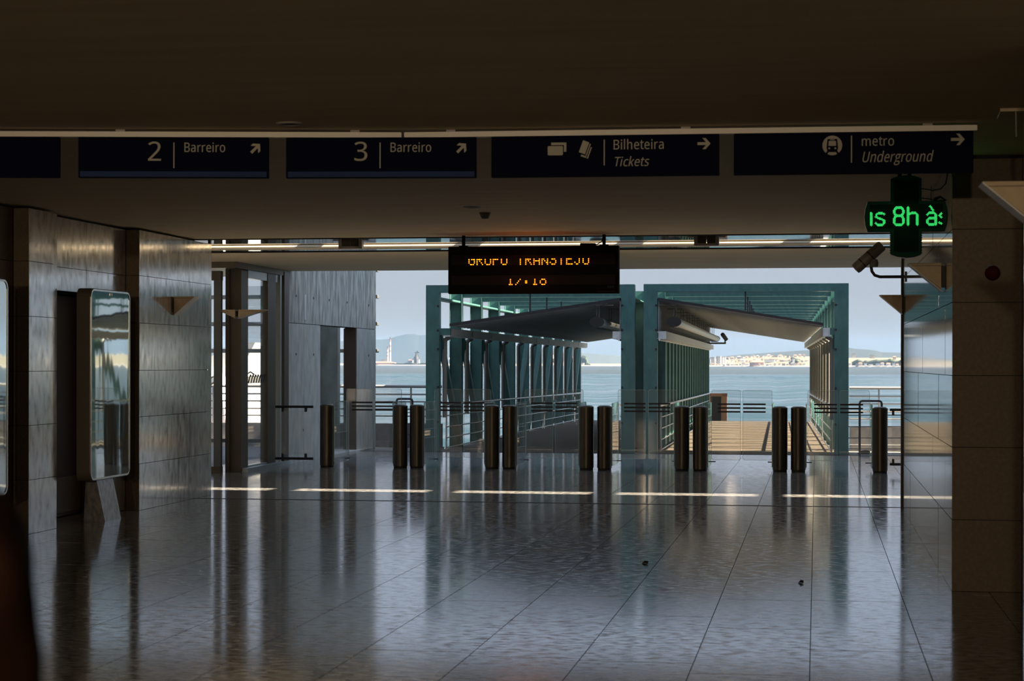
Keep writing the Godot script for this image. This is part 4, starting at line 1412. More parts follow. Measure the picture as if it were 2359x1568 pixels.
func quay() -> void:
	var g := struct("quay", "")
	g.set_meta("label", "pale concrete quay apron outside the hall")
	g.set_meta("category", "quay")
	var s := st()
	bd(s, -30, 12, -4, -0.01, 34.62, 34.9)
	bd(s, -30, -7.25, -4, -0.01, 34.9, 37.0)
	bd(s, 0.6, 12, -4, -0.01, 34.9, 37.0)
	bd(s, -30, -8.72, -4, -0.005, 28, 36.9)
	obj("apron", s, M.quay_concrete, g)
	var labels := ["concrete parapet with white guardrail left of the gangways", "concrete parapet with white guardrail right of the gangways"]
	for i in 2:
		var x0: float = [-26.0, 0.62][i]
		var x1: float = [-7.28, 9.0][i]
		var o := thing("guardrail", labels[i], "railing", P((x0 + x1) / 2, 0, 36.9))
		var h := (x1 - x0) / 2
		var x := -h
		while x < h - 0.1:
			var e := minf(x + 1.9, h)
			piece("parapet_block", Vector3(x + 0.004, -0.01, -0.12), Vector3(e - 0.004, 0.445, 0.12), M.quay_concrete, o)
			x = e
		s = st()
		bx(s, Vector3(-h, 0.0, 0.12), Vector3(h, 0.11, 0.30))
		obj("kerb", s, M.quay_concrete, o)
		for r in [[1.178, 0.030], [1.022, 0.016], [0.879, 0.016], [0.732, 0.016], [0.594, 0.016]]:
			s = st()
			tube(s, [Vector3(-h, r[0], 0), Vector3(h, r[0], 0)], r[1], 8)
			obj("rail", s, M.white_rail, o)
		x = -h + 0.55
		while x < h:
			s = st()
			bx(s, Vector3(x - 0.014, 0.44, -0.02), Vector3(x + 0.014, 1.17, 0.02))
			obj("post", s, M.white_rail, o)
			x += 1.35
	# scupper and stop by the right parapet
	var o2 := thing("rubber_stop", "low black half round rubber stop at the foot of the right parapet", "stop", P(0.88, 0, 35.2))
	s = st()
	var arc := PackedVector2Array()
	for k in 13:
		arc.append(Vector2(0.14 * cos(PI * k / 12), 0.075 * sin(PI * k / 12)))
	prism(s, arc, -0.06, 0.06)
	obj("block", s, M.black_rubber, o2)
	o2 = thing("mooring_bollard", "small black bollard on the quay left of the gangways", "bollard", P(-8.0, 0.0, 36.2))
	s = st()
	lathe(s, [Vector2(0, 0.12), Vector2(0.07, 0.12), Vector2(0.075, 0.09), Vector2(0.05, 0.06), Vector2(0.05, 0.02), Vector2(0.08, 0.0)], 14)
	obj("body", s, M.black_rubber, o2)
	# unseen tower right of the frame, added to keep sun off the concrete wall
	var t := thing("added_shade_tower", "unseen concrete tower added right of the exit to shade the concrete wall", "building", P(11, 0, 31.2))
	s = st()
	bx(s, Vector3(-3, 0, -4.5), Vector3(3, 22, 3.1))
	obj("body", s, M.concrete, t)
	s = st()
	bx(s, Vector3(-3.1, 22, -4.6), Vector3(3.1, 22.3, 3.2))
	obj("roof_cap", s, M.roof_slab, t)

# ---------------------------------------------------------------- river and far shore
func shore_d(x: float) -> float:
	return 5230.0 + (x + 1180.0) * (3715.0 - 5230.0) / 1280.0

func land_top(x: float) -> float:
	return lerpf(2.0, lerpf(13.0, 20.0, smoothstep(-215.0, -130.0, x)) - 5.0 * smoothstep(-60.0, 60.0, x), smoothstep(-420.0, -250.0, x))

func land_y(x: float, back: float) -> float:
	return lerpf(-1.7, land_top(x), smoothstep(0.0, 340.0, back))

func river() -> void:
	# choppy surface where single waves can be made out, flat water beyond and beside it
	var nz := FastNoiseLite.new()
	nz.seed = 4
	nz.frequency = 1.0
	nz.fractal_octaves = 3
	var s := st()
	var cols := 190
	var prev := PackedVector3Array()
	var d := 37.0
	while d < 900.0:
		var row := PackedVector3Array()
		var wl := clampf(d * 0.0075, 0.9, 5.0)
		var am := wl * 0.14 * smoothstep(880.0, 500.0, d)
		for k in cols + 1:
			var x := (-0.36 + 0.56 * k / cols) * d * 1.15
			row.append(P(x, -3.2 + am * nz.get_noise_2d(x / wl * 0.42, d / wl), d))
		if prev.size():
			for k in cols:
				var q := [prev[k], prev[k + 1], row[k + 1], row[k]]
				for e in [0, 2, 1, 0, 3, 2]:
					s.add_vertex(q[e])
		prev = row
		d += maxf(0.3, d * 0.0042)
	s.index()
	s.generate_normals()
	var near_water: ArrayMesh = s.commit()
	s = st()
	var e0 := d
	quad(s, P(-7000, -3.2, e0), P(7000, -3.2, e0), P(7000, -3.2, 14000), P(-7000, -3.2, 14000))
	quad(s, P(-7000, -3.2, 36.5), P(-0.414 * 37.0, -3.2, 36.5), P(-0.414 * e0, -3.2, e0), P(-7000, -3.2, e0))
	quad(s, P(0.23 * 37.0, -3.2, 36.5), P(7000, -3.2, 36.5), P(7000, -3.2, e0), P(0.23 * e0, -3.2, e0))
	s.append_from(near_water, 0, Transform3D.IDENTITY)
	var w := obj("river", s, M.river_water)
	w.set_meta("kind", "stuff")
	tag(w, "blue green choppy river water beyond the quay", "water")

func ridge(called: String, label: String, pts: Array, d: float, deep: float, m: Material) -> void:
	var s := st()
	for i in pts.size() - 1:
		var a: Vector2 = pts[i]
		var b: Vector2 = pts[i + 1]
		var n := 6
		for k in n:
			var p := a.lerp(b, float(k) / n)
			var q := a.lerp(b, float(k + 1) / n)
			quad(s, P(p.x, -6, d - deep), P(q.x, -6, d - deep), P(q.x, q.y, d), P(p.x, p.y, d))
			quad(s, P(q.x, -6, d + deep), P(p.x, -6, d + deep), P(p.x, p.y, d), P(q.x, q.y, d))
	var o := obj(called, s, m)
	tag(o, label, "hill")

func mound(called: String, label: String, x0: float, x1: float, y: float, back: float, sd: int, group: String) -> void:
	var n := FastNoiseLite.new()
	n.seed = sd
	n.frequency = 0.035
	var s := st()
	var k := maxi(8, int((x1 - x0) / 5.0))
	var cols := []
	for i in k + 1:
		var t := float(i) / k
		var x := lerpf(x0, x1, t)
		var env := pow(sin(PI * clampf(t, 0.001, 0.999)), 0.35)
		var h := maxf(0.6, (y + 3.2) * env * (0.82 + 0.35 * n.get_noise_1d(x)) - 3.2)
		var d := shore_d(x) + back
		cols.append([P(x, -3.3, d), P(x, h * 0.7, d + 8), P(x, h, d + 20), P(x, -3.3, d + 50)])
	for i in k:
		for j in 3:
			quad(s, cols[i][j], cols[i + 1][j], cols[i + 1][j + 1], cols[i][j + 1])
	var o := obj(called, s, M.shore_tree)
	tag(o, label, "trees", group)

func house(label: String, x: float, base: float, w: float, h: float, back: float, wall: String, roof: String, group: String, windows := false) -> void:
	var d := shore_d(x) + back
	var o := thing("shore_building", label, "building", P(x, 0, d), 0, group)
	var dep := minf(w, 18.0)
	var s := st()
	bx(s, Vector3(-w / 2, base - 1.5, -dep), Vector3(w / 2, base + h, 0))
	obj("walls", s, M[wall], o)
	s = st()
	if roof == "flat":
		bx(s, Vector3(-w / 2 - 0.4, base + h, -dep - 0.4), Vector3(w / 2 + 0.4, base + h + 0.9, 0.4))
		obj("parapet", s, M.roof_grey, o)
	else:
		var e := w / 2 + 0.5
		var rh := minf(3.0, w * 0.18)
		var y := base + h
		var r0 := Vector3(-e * 0.55, y + rh, -dep / 2)
		var r1 := Vector3(e * 0.55, y + rh, -dep / 2)
		var a := Vector3(-e, y, 0.5)
		var b := Vector3(e, y, 0.5)
		var c := Vector3(e, y, -dep - 0.5)
		var f := Vector3(-e, y, -dep - 0.5)
		quad(s, a, b, r1, r0)
		quad(s, c, f, r0, r1)
		face(s, b, c, r1)
		face(s, f, a, r0)
		quad(s, f, c, b, a)
		obj("roof", s, M[roof], o)
	if windows:
		var cols := int(w / 4.5)
		var rows := int(h / 3.6)
		for i in cols:
			for j in rows:
				piece("window", Vector3(-w / 2 + 1.6 + 4.4 * i, base + 1.0 + 3.5 * j, 0.0), Vector3(-w / 2 + 3.6 + 4.4 * i, base + 2.6 + 3.5 * j, 0.25), M.window_dark, o)

func far_shore() -> void:
	# hills
	ridge("hill_range", "hazy blue mountain range on the horizon at the left", [Vector2(-5200, 60), Vector2(-3400, 120), Vector2(-2900, 155), Vector2(-2760, 156), Vector2(-2717, 160), Vector2(-2660, 177), Vector2(-2603, 189.5), Vector2(-2546, 191), Vector2(-2515, 183), Vector2(-2461, 185.5), Vector2(-2330, 190), Vector2(-2100, 150), Vector2(-1700, 90), Vector2(-1200, 50)], 12000, 60, M.hill_scrub)
	ridge("hill_range", "low hazy blue ridge on the horizon at the right", [Vector2(-700, 12), Vector2(-350, 46), Vector2(-42, 67), Vector2(143, 79), Vector2(177, 73.5), Vector2(236, 69.5), Vector2(276, 63.5), Vector2(296, 57.5), Vector2(375, 55.5), Vector2(900, 45), Vector2(2500, 30)], 9000, 30, M.hill_scrub_near)
	# low land with a pale strand, following the shoreline
	var land := st()
	var sand := st()
	var x := -2400.0
	var nz := FastNoiseLite.new()
	nz.seed = 5
	nz.frequency = 0.006
	while x < 1200.0:
		var q := x + 40.0
		var d0 := shore_d(x)
		var d1 := shore_d(q)
		quad(sand, P(x, -3.3, d0 - 4), P(q, -3.3, d1 - 4), P(q, -1.7, d1 + 10), P(x, -1.7, d0 + 10))
		for k in 6:
			var b0 := 10.0 + 60.0 * k
			var b1 := b0 + 60.0
			quad(land, P(x, land_y(x, b0), d0 + b0), P(q, land_y(q, b0), d1 + b0), P(q, land_y(q, b1), d1 + b1), P(x, land_y(x, b1), d0 + b1))
		x = q
	tag(obj("river_bank", sand, M.shore_sand), "thin pale strand along the far shore", "shore")
	tag(obj("far_bank", land, M.shore_land), "low blue grey land of the far shore", "shore")
	# chimneys of the power station
	for a in [[-1197.5, 77.0, 1.7, "tall slim red banded chimney on the far shore at the left"], [-1207.6, 50.0, 2.0, "shorter red and white banded chimney beside the tall one"]]:
		var o := thing("chimney", a[3], "chimney", P(a[0], 0, shore_d(a[0]) + 60))
		var bands := 11
		for k in bands:
			var s := st()
			var y0: float = -3.3 + (a[1] + 3.3) * k / bands
			var y1: float = -3.3 + (a[1] + 3.3) * (k + 1) / bands
			var r0: float = a[2] * (1.25 - 0.35 * k / bands)
			var r1: float = a[2] * (1.25 - 0.35 * (k + 1) / bands)
			lathe(s, [Vector2(r1, y1), Vector2(r0, y0)], 12)
			var low: bool = k < 4
			obj("band", s, M.furnace_steel if k == bands - 1 else (M.house_cream if low else (M.chimney_red if k % 2 else M.house_white)), o)
	var pg := "power station buildings on the far shore"
	house("long low reddish shed at the foot of the chimneys", -1215, -2, 70, 6, 20, "house_pink", "roof_red", pg)
	house("pale square block left of the chimneys on the far shore", -1229, 0, 8, 13, 70, "house_cream", "flat", pg)
	house("pale square block close to the shorter chimney", -1219, 0, 8, 13, 70, "house_cream", "flat", pg)
	# blast furnace
	var o := thing("blast_furnace", "dark slanting blast furnace tower on the far shore", "tower", P(-1096, 0, shore_d(-1096) + 60))
	var s := st()
	lathe(s, [Vector2(0, 30), Vector2(3, 30), Vector2(4, 22), Vector2(6.5, 14), Vector2(6, -3.3)], 12)
	obj("stack", s, M.furnace_steel, o)
	s = st()
	tube(s, [Vector3(-18, 2, 0), Vector3(-2, 24, 0)], 1.0, 6)
	tube(s, [Vector3(13, 10, 0), Vector3(4, 28, 0), Vector3(0, 31, 0)], 1.0, 6)
	obj("skip_bridge", s, M.furnace_steel, o)
	s = st()
	bx(s, Vector3(-6, 31, -2), Vector3(9, 33.5, 2))
	bx(s, Vector3(1, 33, -1), Vector3(4, 37.5, 1))
	obj("top_deck", s, M.furnace_steel, o)
	house("dark shed beside the blast furnace", -1115, -2, 13, 12, 40, "house_grey", "roof_red", pg)
	house("small bright white block right of the blast furnace", -1081, 0, 6, 12, 30, "house_white", "flat", pg)
	# tree belts
	var tg := "tree belts on the far shore"
	var i := 0
	for a in [[-1185, -1125, 4.5], [-1150, -1085, 6.0], [-1085, -1030, 7.5], [-655, -612, 20.0], [-592, -560, 15.0], [-575, -530, 11.0], [-560, -535, 26.0]]:
		i += 1
		mound("tree_belt", ["low blue green tree line right of the chimneys", "tree line below the blast furnace", "dark trees right of the blast furnace", "tall tree mass left of the cream tower block", "tree mass right of the cream tower block", "low trees beside the centre pillar", "tall dark tree edge beside the centre pillar"][i - 1], a[0], a[1], a[2], 20, i, tg)
	# behind the left gangway: cream tower block and neighbours
	var cg := "town buildings seen through the left gangway"
	house("tall cream apartment tower on the far shore", -604, 0, 19, 26, 70, "house_cream", "flat", cg, true)
	for k in 8:
		house("thin white block standing above the trees on the far shore", -651 + 5.6 * k, 14, 3.4, 9.5, 90, "house_white", "flat", cg)
	for a in [[-645, 11, 5], [-634, 9, 5], [-617, 18, 5.5], [-602, 8, 6], [-585, 9, 5], [-575, 7, 6], [-566, 6, 5], [-548, 9, 5]]:
		house("small pale waterfront building below the cream tower", a[0], -2.2, a[1], a[2], 4, ["house_white", "house_cream"][rng.randi() % 2], ["flat", "roof_red"][rng.randi() % 2], cg)
	for a in [[-584, 12, 17], [-573, 10, 15], [-560, 9, 15]]:
		house("grey pink apartment house right of the cream tower", a[0], 0, a[1], a[2], 80, "house_pink", "roof_red", cg)
	# town seen through the right gangway
	var rg := "town buildings seen through the right gangway"
	house("wide white apartment slab on the far shore", -209, 0, 10, 18, 60, "house_white", "flat", rg, true)
	for k in 2:
		house(["left of two white slabs on the far shore", "right of two white slabs on the far shore"][k], -200 + 5.5 * k, 0, 4.2, 17, 60, "house_white", "flat", rg)
	house("grey apartment block left of the white slabs", -222, 0, 9, 16, 60, "house_grey", "flat", rg)
	house("blue grey apartment block at the left of the town", -236, 0, 17, 13, 50, "house_grey", "flat", rg)
	house("slim white tower near the right of the town", -46, 0, 4.5, 12, 30, "house_white", "flat", rg)
	house("long red roofed warehouse on the waterfront", -122, -2, 30, 7.5, 6, "house_pink", "roof_red", rg)
	house("long white hall with curved end on the waterfront", -98, 7, 22, 4, 120, "house_white", "flat", rg)
	for k in 80:
		var u := rng.randf()
		var hx := lerpf(-246.0, -20.0, (k + rng.randf_range(0.1, 0.9)) / 80.0)
		var tier := k % 3
		var bk: float = [8.0, 140.0, 250.0][tier] + rng.randf_range(-6.0, 30.0)
		var by: float = land_y(hx, bk)
		var w := rng.randf_range(3.5, 8.5)
		var h := rng.randf_range(2.5, 5.0)
		var wc: String = ["house_white", "house_white", "house_cream", "house_cream", "house_grey"][rng.randi() % 5]
		var rf: String = ["roof_red", "roof_red", "flat", "roof_grey"][rng.randi() % 4]
		house("small %s %s house in the %s row, %s of the town" % [wc.trim_prefix("house_"), {"roof_red": "red roofed", "flat": "flat roofed", "roof_grey": "grey roofed"}[rf], ["waterfront", "middle", "upper"][tier], "left part" if hx < -200 else "middle part" if hx < -155 else "right part"], hx, by, w, h, bk, wc, rf, rg + ", small")
	for a in [[-244, -225, 15.0, 200], [-205, -190, 20.0, 250], [-112, -70, 17.0, 150], [-88, -60, 29.0, 360], [-66, -20, 20.0, 160], [-60, -28, 13.0, 60]]:
		i += 1
		mound("tree_belt", ["", "dark treetop at the left of the town", "round treetop behind the white slabs", "dark tree band in the middle of the town", "tall round tree clump above the town", "long dark wood at the right of the town", "lower wood behind the slim white tower"][i - 7], a[0], a[1], a[2], a[3], i, tg)
	# right of the right gangway
	var eg := "buildings right of the gangways on the far shore"
	mound("tree_belt", "long dark wooded bank right of the gangways", 60, 175, 15.0, 40, 31, tg)
	mound("tree_belt", "dark wood at the edge of the polished wall", 130, 230, 12.5, 30, 32, tg)
	house("cream block on the hill right of the gangways", 73, 16, 7, 6, 90, "house_cream", "flat", eg)
	house("cream building on the wooded hill right of the gangways", 108, 14.5, 10, 4.5, 90, "house_cream", "flat", eg)
	house("pale pink house above the wood near the polished wall", 148, 12, 6, 4, 80, "house_pink", "roof_red", eg)
	for k in 11:
		house("small waterfront house right of the gangways", 66 + 9.5 * k + rng.randf_range(-2, 2), -2.2, rng.randf_range(5, 9), rng.randf_range(3.5, 6), 4, ["house_white", "house_cream", "house_white"][rng.randi() % 3], ["roof_red", "flat"][rng.randi() % 2], eg + ", small")
	for k in 10:
		house("white house on the far bank left of the gangways", -1160 + 13.0 * k + rng.randf_range(-3, 3), 10 + rng.randf_range(0, 7), rng.randf_range(4, 9), 3.0, 500, "house_white", "flat", "scattered houses below the mountains")
	# moored ferry seen through the glazed screen
	o = thing("ferry", "white passenger ferry moored beyond the glazed screen", "boat", P(-20.6, -3.2, 62.0))
	s = st()
	prism(s, PackedVector2Array([Vector2(-9, 0), Vector2(2.0, 0), Vector2(2.6, 2.2), Vector2(-9, 2.2)]), -3.5, 3.5)
	obj("hull", s, M.boat_white, o)
	s = st()
	prism(s, PackedVector2Array([Vector2(-8, 2.2), Vector2(2.0, 2.2), Vector2(1.7, 4.4), Vector2(-8, 4.4)]), -3, 3)
	obj("cabin", s, M.boat_white, o)
	for k in 5:
		s = st()
		bx(s, Vector3(-7.2 + 1.8 * k, 2.9, 3.0), Vector3(-5.9 + 1.8 * k, 3.8, 3.03))
		obj("cabin_window", s, M.boat_window, o)
	s = st()
	prism(s, PackedVector2Array([Vector2(-6, 4.4), Vector2(2.1, 4.4), Vector2(2.7, 5.5), Vector2(2.3, 5.5), Vector2(0.6, 4.8), Vector2(-6, 5.6)]), -2.4, 2.4)
	obj("bridge_deck", s, M.boat_white, o)
	s = st()
	bx(s, Vector3(-8.5, 2.2, 3.1), Vector3(2.4, 2.45, 3.4))
	obj("rubbing_band", s, M.boat_orange, o)
	s = st()
	tube(s, [Vector3(-1, 5.2, 0), Vector3(-1, 8.6, 0)], 0.08, 8)
	obj("mast", s, M.boat_white, o)

# ---------------------------------------------------------------- person (head and shoulder at the left edge)
func capsule(p: Vector3, b: Array) -> float:
	var a: Vector3 = b[0]
	var ba: Vector3 = b[1] - a
	var t := clampf((p - a).dot(ba) / maxf(ba.length_squared(), 1e-9), 0, 1)
	return p.distance_to(a + ba * t) - lerpf(b[2], b[3], t)

func sdf_mesh(s: SurfaceTool, bones: Array, cell: float, k: float) -> void:
	var lo := Vector3(1e9, 1e9, 1e9)
	var hi := -lo
	for b in bones:
		for e in 2:
			lo = lo.min(b[e] - Vector3.ONE * b[2 + e])
			hi = hi.max(b[e] + Vector3.ONE * b[2 + e])
	lo -= Vector3.ONE * (cell * 3 + k)
	hi += Vector3.ONE * (cell * 3 + k)
	var n := Vector3i(((hi - lo) / cell).ceil()) + Vector3i.ONE
	var f := PackedFloat32Array()
	f.resize(n.x * n.y * n.z)
	f.fill(1.0)
	for b in bones:
		var m: float = maxf(b[2], b[3]) + k + cell * 2
		var a0 := Vector3i(((b[0].min(b[1]) - Vector3.ONE * m - lo) / cell).floor()).clamp(Vector3i.ZERO, n - Vector3i.ONE)
		var a1 := Vector3i(((b[0].max(b[1]) + Vector3.ONE * m - lo) / cell).ceil()).clamp(Vector3i.ZERO, n - Vector3i.ONE)
		for z in range(a0.z, a1.z + 1):
			for y in range(a0.y, a1.y + 1):
				for x in range(a0.x, a1.x + 1):
					var i := x + n.x * (y + n.y * z)
					var d := capsule(lo + Vector3(x, y, z) * cell, b)
					var h := maxf(k - absf(d - f[i]), 0.0) / k
					f[i] = minf(d, f[i]) - h * h * k * 0.25
	var vid := {}
	var pos := []
	var steps := [1, n.x, n.x * n.y]
	for z in n.z - 1:
		for y in n.y - 1:
			for x in n.x - 1:
				var i := x + n.x * (y + n.y * z)
				var c := []
				var neg := 0
				for q in 8:
					var v := f[i + (q & 1) + (n.x if q & 2 else 0) + (n.x * n.y if q & 4 else 0)]
					c.append(v)
					if v < 0:
						neg += 1
				if neg == 0 or neg == 8:
					continue
				var sum := Vector3.ZERO
				var cnt := 0
				for q in 8:
					for ax in [1, 2, 4]:
						if not q & ax:
							var r: int = q | ax
							if (c[q] < 0) != (c[r] < 0):
								var t: float = c[q] / (c[q] - c[r])
								var pa := Vector3(q & 1, (q >> 1) & 1, (q >> 2) & 1)
								var pb := Vector3(r & 1, (r >> 1) & 1, (r >> 2) & 1)
								sum += pa.lerp(pb, t)
								cnt += 1
				vid[i] = pos.size()
				pos.append(lo + (Vector3(x, y, z) + sum / cnt) * cell)
	var nor := []
	for p in pos:
		nor.append(Vector3.ZERO)
	var tris := []
	for z in range(1, n.z - 1):
		for y in range(1, n.y - 1):
			for x in range(1, n.x - 1):
				var i := x + n.x * (y + n.y * z)
				for ax in 3:
					var j: int = i + steps[ax]
					if (f[i] < 0) == (f[j] < 0):
						continue
					var u: int = steps[(ax + 1) % 3]
					var w: int = steps[(ax + 2) % 3]
					var q := [i, i - u, i - u - w, i - w]
					var ok := true
					for e in q:
						ok = ok and vid.has(e)
					if not ok:
						continue
					var v := [vid[q[0]], vid[q[1]], vid[q[2]], vid[q[3]]]
					if f[i] >= 0:
						v.reverse()
					tris.append([v[0], v[1], v[2]])
					tris.append([v[0], v[2], v[3]])
	for t in tris:
		var nn: Vector3 = (pos[t[1]] - pos[t[0]]).cross(pos[t[2]] - pos[t[0]])
		for e in t:
			nor[e] += nn
	for t in tris:
		for e in [t[0], t[2], t[1]]:
			s.set_normal(nor[e].normalized())
			s.add_vertex(pos[e])

func person() -> void:
	var o := thing("person", "person with dark brown hair and brown coat, blurred at the left edge", "person", P(-0.702, 0, 1.405))
	var V := func(x: float, y: float, z: float) -> Vector3: return Vector3(x, y, z)
	# standing with the back to the camera; +x is the right side, -z is ahead
	var head := [[V.call(0, 1.455, 0.012), V.call(0, 1.46, -0.02), 0.083, 0.080], [V.call(0, 1.40, -0.045), V.call(0, 1.375, -0.07), 0.055, 0.040], [V.call(0, 1.28, 0.0), V.call(0, 1.38, -0.01), 0.052, 0.050]]
	var body := [[V.call(0, 0.90, 0), V.call(0, 1.08, 0), 0.125, 0.11], [V.call(0, 1.08, 0), V.call(0, 1.22, 0), 0.115, 0.10], [V.call(-0.13, 1.25, 0), V.call(0.13, 1.25, 0), 0.055, 0.055], [V.call(-0.07, 0.84, 0), V.call(0.07, 0.84, 0), 0.11, 0.11]]
	var legs := []
	var arms := []
	for e in [-1.0, 1.0]:
		legs.append([V.call(0.08 * e, 0.80, 0), V.call(0.085 * e, 0.44, -0.01), 0.085, 0.056])
		legs.append([V.call(0.085 * e, 0.44, -0.01), V.call(0.09 * e, 0.08, 0.02), 0.056, 0.038])
		legs.append([V.call(0.09 * e, 0.045, 0.03), V.call(0.10 * e, 0.035, -0.13), 0.040, 0.032])
		arms.append([V.call(0.165 * e, 1.245, 0), V.call(0.21 * e, 0.98, 0.015), 0.048, 0.038])
		arms.append([V.call(0.21 * e, 0.98, 0.015), V.call(0.225 * e, 0.76, -0.03), 0.037, 0.027])
	var s := st()
	sdf_mesh(s, head + body + legs + arms, 0.018, 0.03)
	# hands with five fingers each, on a finer grid
	for e in [-1.0, 1.0]:
		var wrist := Vector3(0.225 * e, 0.76, -0.03)
		var bones := [[wrist + Vector3(0, 0.02, 0), wrist + Vector3(0, -0.07, -0.004), 0.025, 0.024], [wrist + Vector3(0, -0.05, -0.025), wrist + Vector3(0, -0.07, 0.022), 0.014, 0.014]]
		for q in 4:
			var root: Vector3 = wrist + Vector3(0, -0.075, -0.030 + 0.018 * q)
			var ln: float = [0.066, 0.076, 0.070, 0.055][q]
			var k1 := root + Vector3(-0.010 * e, -ln * 0.55, -0.004)
			bones.append([root, k1, 0.0085, 0.008])
			bones.append([k1, k1 + Vector3(-0.016 * e, -ln * 0.45, -0.002), 0.008, 0.007])
		var tr := wrist + Vector3(-0.008 * e, -0.028, -0.024)
		bones.append([tr, tr + Vector3(-0.012 * e, -0.035, -0.022), 0.011, 0.009])
		bones.append([tr + Vector3(-0.012 * e, -0.035, -0.022), tr + Vector3(-0.018 * e, -0.062, -0.024), 0.009, 0.008])
		sdf_mesh(s, bones, 0.005, 0.006)
	# nose, lips and ears
	sdf_mesh(s, [[V.call(0, 1.455, -0.098), V.call(0, 1.425, -0.117), 0.008, 0.013], [V.call(-0.018, 1.392, -0.104), V.call(0.018, 1.392, -0.104), 0.008, 0.008], [V.call(-0.083, 1.46, 0.0), V.call(-0.085, 1.43, -0.005), 0.016, 0.011], [V.call(0.083, 1.46, 0.0), V.call(0.085, 1.43, -0.005), 0.016, 0.011]], 0.006, 0.006)
	obj("body", s, M.skin, o)
	for e in [-1.0, 1.0]:
		s = st()
		lathe(s, [Vector2(0, 0.010), Vector2(0.008, 0.007), Vector2(0.011, 0.0), Vector2(0.008, -0.007), Vector2(0, -0.010)], 10, Transform3D(Basis.IDENTITY, Vector3(0.032 * e, 1.462, -0.092)))
		obj("eye", s, M.eye_white, o)
	s = st()
	var curls := []
	for k in 26:
		var an := TAU * k * 0.382
		var cy := 1.27 + 0.0098 * k
		var cr := 0.098 if cy > 1.34 else 0.088
		var cp := Vector3(cr * cos(an) * 0.98, cy, 0.035 + cr * sin(an) * 0.85)
		if cp.z > -0.02:
			curls.append([cp, cp + Vector3(0.004, -0.018, 0.0), rng.randf_range(0.014, 0.021), 0.013])
	sdf_mesh(s, curls + [[V.call(0, 1.458, 0.018), V.call(0, 1.466, -0.012), 0.094, 0.090], [V.call(0.062, 1.46, 0.02), V.call(0.068, 1.36, 0.03), 0.040, 0.036], [V.call(-0.062, 1.46, 0.02), V.call(-0.068, 1.36, 0.03), 0.040, 0.036], [V.call(0, 1.42, 0.045), V.call(0, 1.34, 0.055), 0.080, 0.078], [V.call(-0.05, 1.42, 0.02), V.call(-0.066, 1.30, 0.045), 0.048, 0.038], [V.call(0.05, 1.42, 0.02), V.call(0.066, 1.30, 0.045), 0.048, 0.038], [V.call(0.02, 1.33, 0.06), V.call(0.03, 1.26, 0.075), 0.06, 0.035], [V.call(-0.03, 1.33, 0.06), V.call(-0.03, 1.25, 0.075), 0.06, 0.035]], 0.010, 0.03)
	obj("hair", s, M.hair_brown, o)
	s = st()
	var coat := []
	for b in body:
		coat.append([b[0], b[1], b[2] + 0.022, b[3] + 0.022])
	coat.append([V.call(-0.05, 0.86, 0), V.call(-0.06, 0.62, 0), 0.13, 0.13])
	coat.append([V.call(0.05, 0.86, 0), V.call(0.06, 0.62, 0), 0.13, 0.13])
	for b in arms:
		coat.append([b[0], b[1] if b[1].y > 0.9 else b[0].lerp(b[1], 0.93), b[2] + 0.02, b[3] + 0.02])
	sdf_mesh(s, coat, 0.018, 0.03)
	obj("coat", s, M.coat_brown, o)
	s = st()
	var tro := []
	for b in legs:
		if b[0].y > 0.1:
			tro.append([b[0], b[1], b[2] + 0.014, b[3] + 0.018])
	sdf_mesh(s, tro, 0.018, 0.02)
	obj("trousers", s, M.trousers, o)
	for e in [-1.0, 1.0]:
		s = st()
		sdf_mesh(s, [[V.call(0.09 * e, 0.052, 0.035), V.call(0.10 * e, 0.045, -0.14), 0.048, 0.042]], 0.012, 0.01)
		obj("shoe", s, M.black_rubber, o)

func litter() -> void:
	for a in [[-1.379, 15.565, 0.030, "small dark crumpled leaf lying on the stone floor"], [-0.112, 14.376, 0.022, "thin dark scrap on the floor nearer the camera"]]:
		var s := st()
		var r: float = a[2]
		var p := [Vector3(-r, 0.001, 0.0), Vector3(-r * 0.3, 0.012, r * 0.7), Vector3(r * 0.7, 0.004, r * 0.5), Vector3(r, 0.020, -r * 0.2), Vector3(r * 0.1, 0.003, -r * 0.8), Vector3(-r * 0.1, 0.026, 0.0)]
		for i in 5:
			face(s, p[i], p[(i + 1) % 5], p[5])
			face(s, p[(i + 1) % 5] * Vector3(1, 0.3, 1), p[i] * Vector3(1, 0.3, 1), Vector3(0, 0.001, 0))
		var o := obj("dry_leaf", s, M.leaf_dry)
		o.position = P(a[0], 0.0, a[1])
		tag(o, a[3], "leaf")

# ---------------------------------------------------------------- build
const LAMP := 12.0

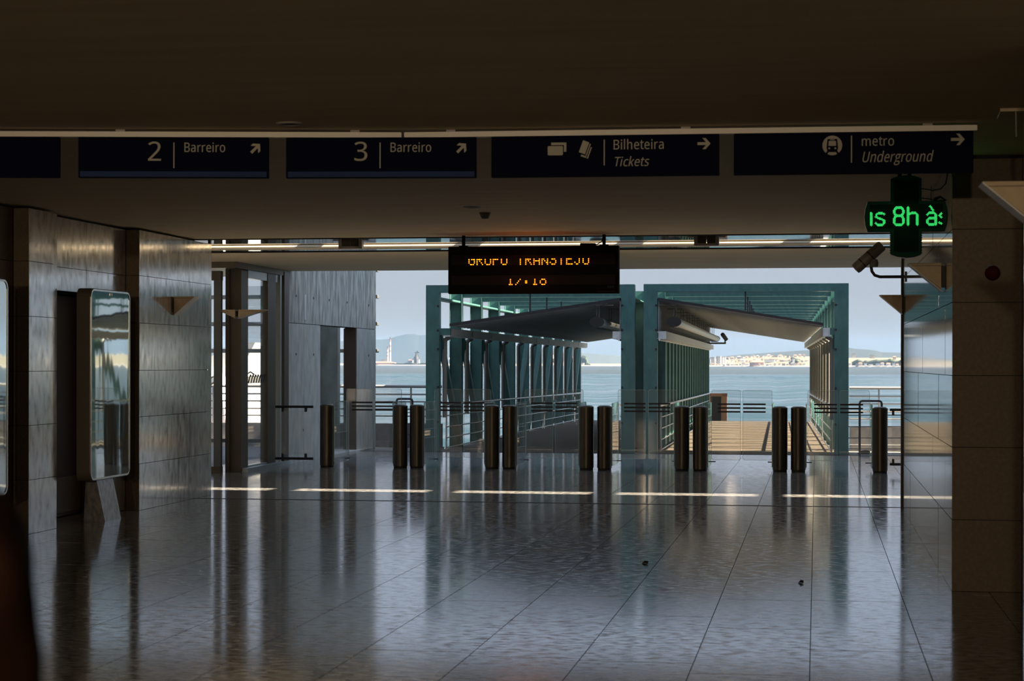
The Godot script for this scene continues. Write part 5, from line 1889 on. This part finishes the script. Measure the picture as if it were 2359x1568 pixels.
func _ready() -> void:
	rng.seed = 20
	unit = BoxMesh.new()
	# camera: eye height 1.63 m, turned 9 degrees left of the hall's axis
	var F := 4400.0
	var cam := Camera3D.new()
	cam.name = "camera"
	add_child(cam)
	var at := CameraAttributesPhysical.new()
	at.frustum_focal_length = 50.0
	at.frustum_focus_distance = 24.0
	at.frustum_near = 0.05
	at.frustum_far = 20000.0
	at.exposure_aperture = 4.2
	cam.attributes = at
	cam.projection = Camera3D.PROJECTION_FRUSTUM
	cam.near = 0.05
	cam.far = 20000.0
	cam.size = 1568.0 / F * 0.05
	cam.frustum_offset = Vector2(0, (837.45 - 784.0) / F * 0.05)
	cam.transform = Transform3D(Basis(Vector3.UP, atan(701.5 / F)) * Basis(Vector3.BACK, 0.0015), Vector3(0, 1.63, 0))
	cam.current = true
	# sky, exposure
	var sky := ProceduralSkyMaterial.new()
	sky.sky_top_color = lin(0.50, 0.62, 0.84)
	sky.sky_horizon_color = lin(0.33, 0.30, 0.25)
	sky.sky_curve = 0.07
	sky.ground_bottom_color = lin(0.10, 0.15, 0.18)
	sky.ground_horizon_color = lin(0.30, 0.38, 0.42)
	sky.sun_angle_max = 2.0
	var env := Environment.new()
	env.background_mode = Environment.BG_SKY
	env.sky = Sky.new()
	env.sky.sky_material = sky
	env.tonemap_mode = Environment.TONE_MAPPER_LINEAR
	env.tonemap_exposure = 1.1
	env.sdfgi_enabled = true
	env.ssao_enabled = true
	env.ssil_enabled = true
	# sea haze over the river
	env.fog_enabled = true
	env.fog_density = 0.000027
	env.fog_light_color = lin(0.36, 0.60, 1.0)
	var we := WorldEnvironment.new()
	we.name = "environment"
	we.environment = env
	add_child(we)
	# sun: from the right, a little behind, 35 degrees up
	var sun := DirectionalLight3D.new()
	sun.name = "sun"
	sun.transform = Transform3D(Basis.looking_at(Vector3(-1.42, -1.0, -0.05).normalized(), Vector3.UP), Vector3.ZERO)
	sun.light_color = lin(1.0, 0.83, 0.60)
	sun.light_energy = 10.0
	sun.light_angular_distance = 0.55
	sun.shadow_enabled = true
	add_child(sun)

	make_materials()
	floor_hall()
	ceiling_hall()
	walls()
	vestibule()
	concrete_wall()
	quay()
	river()
	gangways()
	gates()
	signs()
	led_board()
	pharmacy_cross()
	sconces()
	totem("tall rounded display totem with mirrored screen by the brown door", 18.27)
	totem("display totem cut by the left edge of the photograph", 15.17)
	ceiling_fittings()
	far_shore()
	person()
	litter()
